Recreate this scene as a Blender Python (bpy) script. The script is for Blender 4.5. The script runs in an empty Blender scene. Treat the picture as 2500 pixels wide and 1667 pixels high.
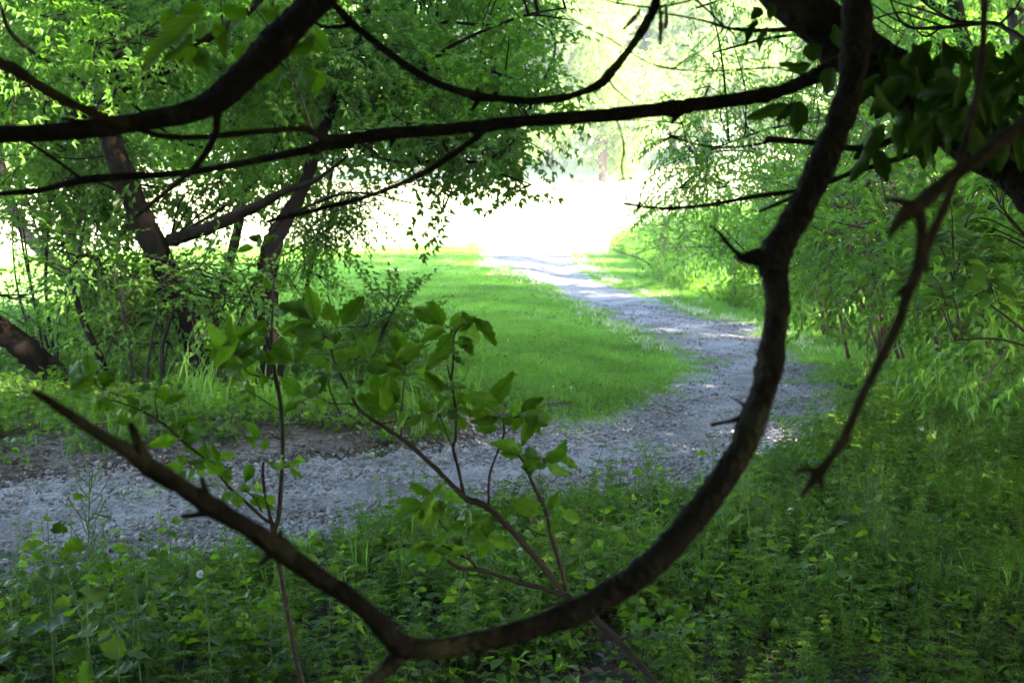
import bpy, math, random
import numpy as np
from mathutils import Vector, Matrix

random.seed(7)
RNG = np.random.default_rng(11)
SC = bpy.context.scene
COL = SC.collection

# ------------------------------------------------------------------ camera, sky, sun, exposure
F = 3847.0                      # focal length in pixels of the 2500 px wide photograph
CX, CY = 1250.0, 833.5
CAMZ = 1.6
PITCH = math.radians(4.8)
cam = bpy.data.cameras.new('camera')
cam_ob = bpy.data.objects.new('camera', cam)
COL.objects.link(cam_ob)
cam_ob.location = (0, 0, CAMZ)
cam_ob.rotation_euler = (math.radians(90) - PITCH, 0, 0)
cam.sensor_fit = 'HORIZONTAL'
cam.sensor_width = 22.3
cam.lens = F / 2500 * 22.3
cam.clip_start = 0.05
cam.clip_end = 1500
cam.dof.use_dof = True
cam.dof.focus_distance = 5.5
cam.dof.aperture_fstop = 5.6
SC.camera = cam_ob

SUN_EL = math.radians(36)
SUN_AZ = math.radians(116)      # clockwise from +Y: from the right, slightly behind the camera
world = bpy.data.worlds.new('World')
SC.world = world
world.use_nodes = True
wn = world.node_tree.nodes
wl = world.node_tree.links
bg = wn.get('Background') or wn.new('ShaderNodeBackground')
sky = wn.new('ShaderNodeTexSky')
sky.sky_type = 'NISHITA'
sky.sun_disc = False
sky.sun_elevation = SUN_EL
sky.sun_rotation = SUN_AZ
sky.air_density = 1.0
sky.dust_density = 1.2
wl.new(sky.outputs[0], bg.inputs[0])
bg.inputs[1].default_value = 0.14
sun = bpy.data.lights.new('sun', 'SUN')
sun.energy = 5.0
sun.angle = math.radians(0.5)
sun.color = (1.0, 0.92, 0.78)
sun_ob = bpy.data.objects.new('sun', sun)
COL.objects.link(sun_ob)
sd = Vector((math.sin(SUN_AZ) * math.cos(SUN_EL), math.cos(SUN_AZ) * math.cos(SUN_EL), math.sin(SUN_EL)))
sun_ob.rotation_euler = sd.to_track_quat('Z', 'Y').to_euler()
sun_ob.location = sd * 60
SC.view_settings.view_transform = 'Standard'
SC.view_settings.look = 'None'
SC.view_settings.gamma = 1.0
SC.view_settings.use_curve_mapping = False
SC.view_settings.exposure = 4.2
SC.cycles.max_bounces = 8
SC.cycles.diffuse_bounces = 5
SC.cycles.glossy_bounces = 2
SC.cycles.transmission_bounces = 4
SC.cycles.caustics_reflective = False
SC.cycles.caustics_refractive = False
SC.cycles.use_denoising = True
try:
    SC.cycles.denoiser = 'OPENIMAGEDENOISE'
except Exception:
    pass
SC.cycles.sample_clamp_indirect = 8.0

# ------------------------------------------------------------------ helpers
FWD = np.array([0, math.cos(PITCH), -math.sin(PITCH)])
UPC = np.array([0, math.sin(PITCH), math.cos(PITCH)])
RGT = np.array([1.0, 0, 0])
EYE = np.array([0, 0, CAMZ])

def at(px, py, d):
    """world point that the photograph shows at pixel (px, py), d metres away"""
    return EYE + d * (FWD + (px - CX) / F * RGT + (CY - py) / F * UPC)

def smooth(t):
    t = np.clip(t, 0, 1)
    return t * t * (3 - 2 * t)

def flat(px, py):
    r = FWD + (px - CX) / F * RGT + (CY - py) / F * UPC
    t = -CAMZ / r[2]
    p = EYE + t * r
    return np.array([p[0], p[1]])

def catmull(P, n):
    P = np.asarray(P, float)
    if len(P) == 2:
        P = np.stack([P[0], (P[0] + P[1]) / 2, P[1]])
    Q = np.vstack([2 * P[0] - P[1], P, 2 * P[-1] - P[-2]])
    out = []
    m = len(P) - 1
    for u in np.linspace(0, m - 1e-6, n):
        i = int(u); t = u - i
        p0, p1, p2, p3 = Q[i], Q[i + 1], Q[i + 2], Q[i + 3]
        out.append(0.5 * ((2 * p1) + (-p0 + p2) * t + (2 * p0 - 5 * p1 + 4 * p2 - p3) * t * t
                          + (-p0 + 3 * p1 - 3 * p2 + p3) * t ** 3))
    return np.array(out)

def inside(poly, x, y):
    poly = np.asarray(poly)
    c = np.zeros(x.shape, bool)
    j = len(poly) - 1
    for i in range(len(poly)):
        xi, yi = poly[i]; xj, yj = poly[j]
        if yi != yj:
            m = ((yi > y) != (yj > y)) & (x < (xj - xi) * (y - yi) / (yj - yi) + xi)
            c ^= m
        j = i
    return c

def seg_dist(line, x, y):
    d = np.full(x.shape, 1e9)
    for (ax, ay), (bx, by) in zip(line[:-1], line[1:]):
        vx, vy = bx - ax, by - ay
        L = vx * vx + vy * vy + 1e-9
        t = np.clip(((x - ax) * vx + (y - ay) * vy) / L, 0, 1)
        d = np.minimum(d, np.hypot(x - ax - t * vx, y - ay - t * vy))
    return d

def make_mesh(name, V, T, mat=None, attrs=None, smooth_shade=False):
    me = bpy.data.meshes.new(name)
    V = np.ascontiguousarray(V, np.float32)
    T = np.ascontiguousarray(T, np.int32)
    me.vertices.add(len(V))
    me.vertices.foreach_set('co', V.ravel())
    if len(T):
        me.loops.add(T.size)
        me.loops.foreach_set('vertex_index', T.ravel())
        me.polygons.add(len(T))
        k = T.shape[1]
        me.polygons.foreach_set('loop_start', np.arange(0, T.size, k, dtype=np.int32))
        if smooth_shade:
            me.polygons.foreach_set('use_smooth', np.ones(len(T), bool))
    for an, arr in (attrs or {}).items():
        a = me.attributes.new(an, 'FLOAT', 'POINT')
        a.data.foreach_set('value', np.ascontiguousarray(arr, np.float32))
    me.update(calc_edges=True)
    if mat:
        me.materials.append(mat)
    return me

def link(name, me, parent=None, loc=(0, 0, 0)):
    o = bpy.data.objects.new(name, me)
    COL.objects.link(o)
    o.location = loc
    if parent is not None:
        o.parent = parent
    return o

def tag(o, label=None, cat=None, group=None, kind=None):
    if label: o['label'] = label
    if cat: o['category'] = cat
    if group: o['group'] = group
    if kind: o['kind'] = kind
    return o

def thing(name, label, cat, loc, group=None):
    o = bpy.data.objects.new(name, None)
    COL.objects.link(o)
    o.location = [float(v) for v in loc]
    o.empty_display_size = 0.1
    return tag(o, label, cat, group)

def children_of(o):
    return list(o.children)

def dup(root, loc, rotz=0.0, scale=1.0, label=None, group=None):
    r = root.copy(); COL.objects.link(r)
    r.location = [float(v) for v in loc]; r.rotation_euler = (0, 0, rotz); r.scale = (scale,) * 3
    if label: r['label'] = label
    if group: r['group'] = group
    for ch in children_of(root):
        c = ch.copy(); COL.objects.link(c); c.parent = r
        for g in children_of(ch):
            k = g.copy(); COL.objects.link(k); k.parent = c
    return r

class Acc:
    """collects vertices, triangles and a per-vertex random value for one mesh"""
    def __init__(self):
        self.V = []; self.T = []; self.R = []; self.n = 0
    def add(self, V, T, R=None):
        V = np.asarray(V, float); T = np.asarray(T, int)
        self.V.append(V); self.T.append(T + self.n)
        self.R.append(np.zeros(len(V)) if R is None else np.asarray(R, float))
        self.n += len(V)
    def mesh(self, name, mat, origin=(0, 0, 0), smooth_shade=False):
        V = np.vstack(self.V) - np.asarray(origin, float)
        return make_mesh(name, V, np.vstack(self.T), mat, {'rnd': np.concatenate(self.R)}, smooth_shade)
    def obj(self, name, mat, parent=None, origin=(0, 0, 0), smooth_shade=False):
        return link(name, self.mesh(name, mat, origin, smooth_shade), parent)

def tube(acc, pts, rad, sides=8, per=4, bump=0.06, seed=0, cap=True, rnd=0.0, knots=0.0):
    """tapered, slightly irregular tube through pts with radii rad"""
    rg = np.random.default_rng(seed + int(abs(pts[0][0]) * 997) % 1000 + len(pts))
    pts = np.asarray(pts, float); rad = np.asarray(rad, float)
    n = max(3, (len(pts) - 1) * per + 1)
    C = catmull(np.column_stack([pts, rad]), n)
    P, R = C[:, :3], np.maximum(C[:, 3], 0.0004)
    R = R * (1 + bump * rg.standard_normal(n))
    if knots:
        s = np.concatenate([[0], np.cumsum(np.linalg.norm(np.diff(P, axis=0), axis=1))])
        k = np.ones(n)
        for _ in range(int(s[-1] / .09) + 1):
            c0, wd, am = rg.uniform(0, s[-1]), rg.uniform(.008, .03), rg.normal(0, knots)
            k += am * np.exp(-((s - c0) / wd) ** 2)
        R = R * np.clip(k, .75, 1.5)
    tan = np.gradient(P, axis=0)
    tan /= np.linalg.norm(tan, axis=1, keepdims=True) + 1e-12
    u = np.cross(tan[0], [0.3, 0.2, 0.93]); u /= np.linalg.norm(u) + 1e-12
    ang = np.arange(sides) * 2 * math.pi / sides
    V = np.zeros((n, sides, 3))
    for i in range(n):
        u = u - tan[i] * np.dot(u, tan[i]); u /= np.linalg.norm(u) + 1e-12
        w = np.cross(tan[i], u)
        rr = R[i] * (1 + bump * rg.standard_normal(sides))
        V[i] = P[i] + np.outer(np.cos(ang) * rr, u) + np.outer(np.sin(ang) * rr, w)
    V = V.reshape(-1, 3)
    i = np.arange(n - 1)[:, None] * sides
    j = np.arange(sides)[None]; j2 = (j + 1) % sides
    a, b, c, d = i + j, i + j2, i + sides + j2, i + sides + j
    T = np.concatenate([np.stack([a, b, c], -1).reshape(-1, 3), np.stack([a, c, d], -1).reshape(-1, 3)])
    if cap:
        V = np.vstack([V, P[0] - tan[0] * R[0] * .4, P[-1] + tan[-1] * R[-1] * .6])
        k = n * sides
        jj = np.arange(sides); j2 = (jj + 1) % sides
        T = np.vstack([T, np.stack([np.full(sides, k), j2, jj], -1),
                       np.stack([np.full(sides, k + 1), (n - 1) * sides + jj, (n - 1) * sides + j2], -1)])
    acc.add(V, T, np.full(len(V), rnd))
    return P

def line(spec, d=None, wscale=1.0):
    """list of (px, py, d, width px) -> world points and radii"""
    P = np.array([at(a, b, c) for a, b, c, w in spec])
    R = np.array([w * c / F / 2 * wscale for a, b, c, w in spec])
    return P, R

def frames(d, nrm):
    d = d / (np.linalg.norm(d, axis=1, keepdims=True) + 1e-9)
    z = nrm - d * np.sum(d * nrm, axis=1, keepdims=True)
    z /= np.linalg.norm(z, axis=1, keepdims=True) + 1e-9
    x = np.cross(d, z)
    return np.stack([x, d, z], axis=-1)

def instances(tv, tt, pos, R, s, trnd=None, rnd=None):
    n, k = len(pos), len(tv)
    V = np.einsum('nij,kj->nki', R, tv)
    V = V * np.asarray(s).reshape(n, 1, -1) + pos[:, None]
    T = tt[None] + (np.arange(n) * k)[:, None, None]
    rr = np.zeros((n, k)) if rnd is None else np.repeat(np.asarray(rnd)[:, None], k, 1)
    if trnd is not None:
        rr = (rr + trnd[None]) % 1.0
    return V.reshape(-1, 3), T.reshape(-1, 3), rr.reshape(-1)

def unit(v):
    v = np.asarray(v, float)
    return v / (np.linalg.norm(v) + 1e-12)

# ------------------------------------------------------------------ leaf shapes (base at 0, tip at +y, length 1, width 1)
def leaf_simple(fold=0.2, curl=0.2, belly=.42):
    V = np.array([[0, 0, 0], [-.5, belly, fold], [.5, belly, fold], [0, .5, 0], [0, 1, -curl]], float)
    T = np.array([[0, 3, 1], [0, 2, 3], [1, 3, 4], [3, 2, 4]])
    return V, T

def leaf_toothed(n=9, teeth=.10, belly=.4, fold=.12, curl=.25, heart=0.0, seed=0, lobes=0):
    rg = np.random.default_rng(seed)
    ys = np.linspace(0, 1, n)
    mid = np.stack([np.zeros(n), ys, -curl * ys ** 2 + .02 * rg.standard_normal(n)], -1)
    w = np.where(ys < belly, np.sin(np.minimum(ys / belly, 1) * math.pi / 2) ** .8,
                 np.cos((ys - belly) / (1 - belly) * math.pi / 2) ** .9)
    edges = []
    for s in (-1, 1):
        ww = w * (1 + .06 * rg.standard_normal(n))
        tooth = np.where(np.arange(n) % 2 == 1, teeth, -teeth * .5) * (ys > .25) * (ys < .99)
        if lobes and s == (1 if seed % 2 else -1):
            k = int(n * .55); tooth[k] += .28; tooth[min(k + 1, n - 2)] -= .05
        ww = np.clip(ww + tooth, 0, 1.3) * .5
        ww[-1] = 0
        yy = ys + np.where(np.arange(n) % 2 == 1, .03, 0) * (ys > .25)
        if heart:
            ww[0] = .22; yy = yy.copy(); yy[0] = -heart; ww[1] = max(ww[1], .42)
        else:
            ww[0] = 0.015
        zz = -curl * ys ** 2 + fold * ww * 2 * (1 + .3 * rg.standard_normal(n)) + .03 * np.sin(ys * 9 + seed) * ww * 2
        edges.append(np.stack([s * ww, yy, zz], -1))
    V = np.vstack([mid, edges[0], edges[1]])
    T = []
    for i in range(n - 1):
        L0, L1, R0, R1 = n + i, n + i + 1, 2 * n + i, 2 * n + i + 1
        T += [[i, i + 1, L0], [i + 1, L1, L0], [i, R0, i + 1], [i + 1, R0, R1]]
    return V, np.array(T)

LS_V, LS_T = leaf_simple()

def merge(items):
    a = Acc()
    for V, T, r in items:
        a.add(V, T, r)
    return np.vstack(a.V), np.vstack(a.T), np.concatenate(a.R)

def place_leaf(pos, d, nrm, l, w, shape=None, r=None):
    V, T = shape or (LS_V, LS_T)
    Rm = frames(np.array([d], float), np.array([nrm], float))
    v, t, rr = instances(V, T, np.array([pos], float), Rm, np.array([[w, l, l]]) if False else np.array([1.0]))
    M = Rm[0]
    v = (V * np.array([w, l, l])) @ M.T + np.asarray(pos, float)
    return v, T, np.full(len(v), random.random() if r is None else r)

def spray_compound(nn=5, L=.42, l=.07, w=.034, seed=0, droop=.25, leaflets=3):
    rg = np.random.default_rng(seed); items = []
    for i in range(nn + 1):
        t = (i + .6) / (nn + .6)
        p = np.array([.03 * math.sin(i * 1.7), t * L, -droop * .3 * L * t * t])
        sides = (-1, 1) if i < nn else (0,)
        for s in sides:
            d = unit([s * .85 + .2 * rg.standard_normal(), .5 + .3 * rg.random(), -.15 - droop * rg.random()])
            q = p + d * l * .8
            for k in range(leaflets):
                a = (k - (leaflets - 1) / 2) * 0.95 + .15 * rg.standard_normal()
                up = unit([.35 * rg.standard_normal(), .35 * rg.standard_normal(), 1])
                side = unit(np.cross(d, up))
                dd = unit(d * math.cos(a) + side * math.sin(a) + np.array([0, 0, -.35 * rg.random()]))
                sc = (.8 + .4 * rg.random())
                items.append(place_leaf(q, dd, up, l * sc, w * sc, None, rg.random()))
    return merge(items)

def spray_simple(nn=11, L=.36, l=.05, w=.026, seed=0, droop=.2, shape=None):
    rg = np.random.default_rng(seed); items = []
    for i in range(nn):
        t = (i + .5) / nn
        p = np.array([.02 * math.sin(i), t * L, -droop * .35 * L * t * t])
        s = -1 if i % 2 else 1
        d = unit([s * (.9 - .6 * t), .55 + .5 * t, -droop * (.3 + rg.random()) + .1 * rg.standard_normal()])
        up = unit([.4 * rg.standard_normal(), .4 * rg.standard_normal(), 1])
        sc = .75 + .5 * rg.random()
        items.append(place_leaf(p, d, up, l * sc, w * sc, shape, rg.random()))
    return merge(items)

SPR_BOX = [spray_compound(seed=s) for s in range(4)]
SPR_SMALL = [spray_simple(seed=s) for s in range(4)]
SPR_LANCE = [spray_simple(nn=13, L=.4, l=.085, w=.02, seed=s, droop=.7) for s in range(4)]
SPR_BIG = [spray_simple(nn=7, L=.7, l=.2, w=.11, seed=s, droop=.3) for s in range(4)]
SPR_COARSE = [spray_simple(nn=9, L=.6, l=.13, w=.075, seed=s, droop=.3) for s in range(4)]

def clump(acc, c, r, n, sprays, scale=1.0, squash=.8, rg=RNG, droop=-.15, twigs=None, ntw=0):
    c = np.asarray(c, float)
    v = rg.standard_normal((n, 3)); v /= np.linalg.norm(v, axis=1, keepdims=True)
    rad = rg.random(n) ** .5 * r
    pos = c + v * rad[:, None] * np.array([1, 1, squash])
    d = v * .7 + rg.standard_normal((n, 3)) * .55 + np.array([0, 0, droop])
    nrm = np.array([0, 0, 1.]) + rg.standard_normal((n, 3)) * .35
    R = frames(d, nrm)
    s = scale * (.75 + .5 * rg.random(n))
    which = rg.integers(0, len(sprays), n)
    for k, (tv, tt, tr) in enumerate(sprays):
        m = which == k
        if m.any():
            acc.add(*instances(tv, tt, pos[m], R[m], s[m], tr, rg.random(m.sum()) * .6))
    if twigs is not None:
        for i in range(min(ntw, n)):
            e = pos[i] + unit(d[i]) * .3 * scale
            mid = (c + e) / 2 + rg.standard_normal(3) * .05 * r
            tube(twigs, [c, mid, e], [.008 * scale, .005 * scale, .002 * scale], sides=4, per=2, bump=0, cap=False)

# ------------------------------------------------------------------ materials
def new_mat(name):
    m = bpy.data.materials.new(name); m.use_nodes = True
    nt = m.node_tree; nt.nodes.clear()
    out = nt.nodes.new('ShaderNodeOutputMaterial')
    return m, nt, out

def N(nt, t, **kw):
    n = nt.nodes.new(t)
    for k, v in kw.items():
        setattr(n, k, v)
    return n

def ramp(nt, stops):
    r = nt.nodes.new('ShaderNodeValToRGB')
    els = r.color_ramp.elements
    els[0].position, els[0].color = stops[0][0], (*stops[0][1], 1)
    els[1].position, els[1].color = stops[-1][0], (*stops[-1][1], 1)
    for p, c in stops[1:-1]:
        e = els.new(p); e.color = (*c, 1)
    return r

def leaf_mat(name, cols, tcols, trans=.45, rough=.5, spec=.16, patch=.9, patchscale=.6, veins=False):
    m, nt, out = new_mat(name)
    L = nt.links
    at_ = N(nt, 'ShaderNodeAttribute', attribute_name='rnd')
    oi = N(nt, 'ShaderNodeObjectInfo')
    ad = N(nt, 'ShaderNodeMath', operation='ADD')
    L.new(at_.outputs['Fac'], ad.inputs[0]); L.new(oi.outputs['Random'], ad.inputs[1])
    fr = N(nt, 'ShaderNodeMath', operation='FRACT'); L.new(ad.outputs[0], fr.inputs[0])
    k = len(cols) - 1
    r1 = ramp(nt, [(i / k, c) for i, c in enumerate(cols)])
    r2 = ramp(nt, [(i / k, c) for i, c in enumerate(tcols)])
    L.new(fr.outputs[0], r1.inputs[0]); L.new(fr.outputs[0], r2.inputs[0])
    # slow natural variation of the greens from clump to clump, and small blemishes
    tc = N(nt, 'ShaderNodeNewGeometry')
    nz = N(nt, 'ShaderNodeTexNoise'); nz.inputs['Scale'].default_value = patchscale; nz.inputs['Detail'].default_value = 2
    L.new(tc.outputs['Position'], nz.inputs['Vector'])
    mr = N(nt, 'ShaderNodeMapRange'); mr.inputs[1].default_value = .3; mr.inputs[2].default_value = .7
    mr.inputs[3].default_value = 1 - patch * .35; mr.inputs[4].default_value = 1 + patch * .3
    L.new(nz.outputs['Fac'], mr.inputs[0])
    mu1 = N(nt, 'ShaderNodeMixRGB', blend_type='MULTIPLY'); mu1.inputs[0].default_value = 1
    mu2 = N(nt, 'ShaderNodeMixRGB', blend_type='MULTIPLY'); mu2.inputs[0].default_value = 1
    L.new(r1.outputs[0], mu1.inputs[1]); L.new(mr.outputs[0], mu1.inputs[2])
    L.new(r2.outputs[0], mu2.inputs[1]); L.new(mr.outputs[0], mu2.inputs[2])
    c1o, c2o = mu1.outputs[0], mu2.outputs[0]
    if veins:
        lx = N(nt, 'ShaderNodeAttribute', attribute_name='lx'); ly = N(nt, 'ShaderNodeAttribute', attribute_name='ly')
        ax = N(nt, 'ShaderNodeMath', operation='ABSOLUTE'); L.new(lx.outputs['Fac'], ax.inputs[0])
        m1 = N(nt, 'ShaderNodeMath', operation='MULTIPLY_ADD'); m1.inputs[1].default_value = -.75
        L.new(ax.outputs[0], m1.inputs[0]); L.new(ly.outputs['Fac'], m1.inputs[2])
        m2 = N(nt, 'ShaderNodeMath', operation='MULTIPLY'); m2.inputs[1].default_value = 8; L.new(m1.outputs[0], m2.inputs[0])
        m3 = N(nt, 'ShaderNodeMath', operation='PINGPONG'); m3.inputs[1].default_value = .5; L.new(m2.outputs[0], m3.inputs[0])
        m4 = N(nt, 'ShaderNodeMath', operation='MULTIPLY'); m4.inputs[1].default_value = .35; L.new(m3.outputs[0], m4.inputs[0])
        m5 = N(nt, 'ShaderNodeMath', operation='MINIMUM'); L.new(m4.outputs[0], m5.inputs[0]); L.new(ax.outputs[0], m5.inputs[1])
        mv = N(nt, 'ShaderNodeMapRange'); mv.inputs[1].default_value = .008; mv.inputs[2].default_value = .045
        mv.inputs[3].default_value = .55; mv.inputs[4].default_value = 1.0
        L.new(m5.outputs[0], mv.inputs[0])
        v1 = N(nt, 'ShaderNodeMixRGB', blend_type='MULTIPLY'); v1.inputs[0].default_value = 1
        v2 = N(nt, 'ShaderNodeMixRGB', blend_type='MULTIPLY'); v2.inputs[0].default_value = 1
        L.new(c1o, v1.inputs[1]); L.new(mv.outputs[0], v1.inputs[2]); L.new(c2o, v2.inputs[1]); L.new(mv.outputs[0], v2.inputs[2])
        c1o, c2o = v1.outputs[0], v2.outputs[0]
    p = N(nt, 'ShaderNodeBsdfPrincipled')
    p.inputs['Roughness'].default_value = rough
    p.inputs['Specular IOR Level'].default_value = spec
    L.new(c1o, p.inputs['Base Color'])
    t = N(nt, 'ShaderNodeBsdfTranslucent'); L.new(c2o, t.inputs['Color'])
    mx = N(nt, 'ShaderNodeMixShader'); mx.inputs[0].default_value = trans
    L.new(p.outputs[0], mx.inputs[1]); L.new(t.outputs[0], mx.inputs[2])
    L.new(mx.outputs[0], out.inputs[0])
    return m

def bark_mat(name, c1, c2, c3, scale=18, zs=.25, lichen=.0, bump=.6, spec=.04):
    m, nt, out = new_mat(name)
    L = nt.links
    tc = N(nt, 'ShaderNodeNewGeometry')
    mp = N(nt, 'ShaderNodeMapping'); mp.inputs['Scale'].default_value = (1, 1, zs)
    L.new(tc.outputs['Position'], mp.inputs['Vector'])
    v = N(nt, 'ShaderNodeTexVoronoi'); v.feature = 'DISTANCE_TO_EDGE'; v.inputs['Scale'].default_value = scale * 2
    n = N(nt, 'ShaderNodeTexNoise'); n.inputs['Scale'].default_value = scale; n.inputs['Detail'].default_value = 6
    n2 = N(nt, 'ShaderNodeTexNoise'); n2.inputs['Scale'].default_value = scale * .35; n2.inputs['Detail'].default_value = 3
    L.new(mp.outputs[0], v.inputs['Vector']); L.new(mp.outputs[0], n.inputs['Vector']); L.new(tc.outputs['Position'], n2.inputs['Vector'])
    r = ramp(nt, [(.3, c1), (.55, c2), (.75, c2)])
    L.new(n.outputs['Fac'], r.inputs[0])
    mr = N(nt, 'ShaderNodeMapRange'); mr.inputs[1].default_value = .56 - lichen * .1; mr.inputs[2].default_value = .68
    mr.inputs[4].default_value = min(1, .3 + lichen)
    L.new(n2.outputs['Fac'], mr.inputs[0])
    mx = N(nt, 'ShaderNodeMixRGB'); mx.inputs[2].default_value = (*c3, 1)
    L.new(mr.outputs[0], mx.inputs[0]); L.new(r.outputs[0], mx.inputs[1])
    p = N(nt, 'ShaderNodeBsdfPrincipled'); p.inputs['Roughness'].default_value = .85
    p.inputs['Specular IOR Level'].default_value = spec
    L.new(mx.outputs[0], p.inputs['Base Color'])
    mm = N(nt, 'ShaderNodeMath', operation='MULTIPLY'); L.new(v.outputs['Distance'], mm.inputs[0]); L.new(n.outputs['Fac'], mm.inputs[1])
    b = N(nt, 'ShaderNodeBump'); b.inputs['Strength'].default_value = bump; b.inputs['Distance'].default_value = .02
    L.new(mm.outputs[0], b.inputs['Height']); L.new(b.outputs[0], p.inputs['Normal'])
    L.new(p.outputs[0], out.inputs[0])
    return m

def plain_mat(name, cols, rough=.8, scale=20, spec=.08, bump=0):
    m, nt, out = new_mat(name)
    L = nt.links
    tc = N(nt, 'ShaderNodeNewGeometry'); oi = N(nt, 'ShaderNodeObjectInfo')
    n = N(nt, 'ShaderNodeTexNoise'); n.inputs['Scale'].default_value = scale; n.inputs['Detail'].default_value = 4
    L.new(tc.outputs['Position'], n.inputs['Vector'])
    ad = N(nt, 'ShaderNodeMath', operation='MULTIPLY_ADD'); ad.inputs[1].default_value = .6; 
    L.new(oi.outputs['Random'], ad.inputs[0])
    sb = N(nt, 'ShaderNodeMath', operation='SUBTRACT'); sb.inputs[1].default_value = .3
    L.new(n.outputs['Fac'], sb.inputs[0]); L.new(sb.outputs[0], ad.inputs[2])
    k = len(cols) - 1
    r = ramp(nt, [(i / k, c) for i, c in enumerate(cols)])
    L.new(ad.outputs[0], r.inputs[0])
    p = N(nt, 'ShaderNodeBsdfPrincipled'); p.inputs['Roughness'].default_value = rough
    p.inputs['Specular IOR Level'].default_value = spec
    L.new(r.outputs[0], p.inputs['Base Color'])
    if bump:
        b = N(nt, 'ShaderNodeBump'); b.inputs['Strength'].default_value = bump; b.inputs['Distance'].default_value = .01
        L.new(n.outputs['Fac'], b.inputs['Height']); L.new(b.outputs[0], p.inputs['Normal'])
    L.new(p.outputs[0], out.inputs[0])
    return m

M_BOX = leaf_mat('tree_leaf', [(.033, .08, .009), (.048, .11, .012), (.075, .148, .018)],
                 [(.08, .215, .006), (.12, .28, .01), (.18, .36, .022)], trans=.5)
M_FAR_VEILED = leaf_mat('far_leaf_veiled', [(.12, .19, .05), (.15, .22, .06), (.19, .25, .08)],
                 [(.28, .42, .06), (.33, .46, .08), (.4, .5, .12)], patchscale=.15)  # leaf greens whitened to stand in for distant glow and haze
M_SHR = leaf_mat('shrub_leaf', [(.04, .09, .012), (.058, .12, .018), (.085, .16, .025)],
                 [(.09, .22, .01), (.14, .31, .018), (.2, .39, .03)])
M_SAP = leaf_mat('sapling_leaf', [(.035, .085, .007), (.048, .108, .009), (.062, .128, .012)],
                 [(.075, .19, .003), (.10, .24, .005), (.14, .29, .01)], trans=.4, patch=.5, patchscale=9, veins=True, spec=.12)
M_HANG_SHADED = leaf_mat('hanging_leaf_shaded', [(.009, .022, .003), (.013, .03, .004), (.02, .04, .006)],
                 [(.018, .05, .002), (.03, .075, .003), (.055, .12, .005)], trans=.35, patch=.4, patchscale=6, spec=.06, veins=True)  # green darkened so the colour carries the canopy's shade
M_CAN = leaf_mat('canopy_leaf', [(.03, .07, .012), (.045, .095, .018), (.06, .12, .02)],
                 [(.05, .14, .01), (.08, .2, .015), (.12, .26, .02)], trans=.35, patchscale=1)
M_HERB = leaf_mat('herb_leaf', [(.035, .076, .007), (.05, .1, .01), (.072, .128, .015)],
                  [(.095, .21, .004), (.13, .26, .007), (.19, .33, .015)], patchscale=.9, spec=.1)
M_GRASS = leaf_mat('grass_blade', [(.062, .145, .018), (.085, .175, .024), (.12, .2, .04)],
                   [(.14, .34, .012), (.19, .4, .02), (.27, .44, .05)], trans=.4, patchscale=.7)
M_DRY = leaf_mat('dry_grass', [(.34, .32, .2), (.42, .39, .25), (.5, .46, .31)],
                 [(.34, .34, .18), (.42, .42, .25), (.5, .48, .31)], trans=.35, patchscale=.8)  # dry straw, lifted paler so the sunlit meadow glares white
M_SHADED_BARK = bark_mat('bark', (.005, .0036, .0026), (.012, .0085, .006), (.027, .02, .014), 14, .3)  # bark cut to charcoal, putting the trunks' deep shade into the colour
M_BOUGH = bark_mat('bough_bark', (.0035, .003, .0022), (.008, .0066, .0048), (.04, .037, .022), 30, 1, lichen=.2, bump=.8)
M_DEAD = bark_mat('dead_bark', (.007, .0055, .0035), (.018, .0145, .0085), (.032, .026, .015), 45, 1, bump=.4)
M_TWIG = plain_mat('twig_bark', [(.012, .009, .007), (.024, .018, .014), (.04, .03, .022)], .7, 60)
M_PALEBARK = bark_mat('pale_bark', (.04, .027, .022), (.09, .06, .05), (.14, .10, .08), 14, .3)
M_STEM = plain_mat('green_stem', [(.04, .08, .02), (.06, .11, .03), (.09, .14, .04)], .6, 40)
M_STONE = plain_mat('grey_stone', [(.072, .064, .062), (.114, .102, .098), (.172, .156, .148), (.265, .242, .228)], .9, 30, .25, .3)
M_FLUFF = plain_mat('white_petal', [(.7, .7, .68), (.8, .8, .78)], .9, 60)
M_SEED = plain_mat('brown_seed_head', [(.05, .035, .02), (.09, .065, .04)], .9, 80)
M_SAND = plain_mat('cut_wood', [(.45, .33, .22), (.55, .42, .28)], .8, 60)
M_DEADLEAF = leaf_mat('dead_leaf', [(.06, .04, .022), (.10, .065, .035), (.16, .11, .06)], [(.05, .03, .01), (.08, .05, .02), (.1, .07, .03)], trans=.15)
# ------------------------------------------------------------------ the lie of the land
EDGE_PX = [((-800, 1215), (-800, 1590)), ((-400, 1198), (-400, 1520)), ((0, 1178), (0, 1425)), ((300, 1164), (300, 1385)),
           ((640, 1138), (620, 1350)), ((900, 1118), (950, 1300)), ((1150, 1088), (1300, 1246)), ((1330, 1045), (1600, 1215)),
           ((1500, 1010), (1800, 1156)), ((1595, 966), (1960, 1074)), ((1640, 922), (2055, 1000)), ((1645, 882), (2035, 935)),
           ((1600, 842), (1960, 860)), ((1500, 787), (1865, 810)), ((1392, 737), (1715, 773)), ((1285, 702), (1582, 723)),
           ((1212, 662), (1478, 688)), ((1184, 633), (1412, 649)), ((1184, 613), (1390, 614)), ((1215, 598), (1385, 596)),
           ((1300, 586), (1370, 584))]
L_EDGE = catmull([flat(*a) for a, b in EDGE_PX], 320)
R_EDGE = catmull([flat(*b) for a, b in EDGE_PX], 320)
PATH_POLY = np.vstack([L_EDGE, R_EDGE[::-1]])
A_POLY = np.vstack([R_EDGE, [[R_EDGE[-1][0], 130], [160, 130], [160, -40], [-40, -40]]])      # the camera's side and the right bank
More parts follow.
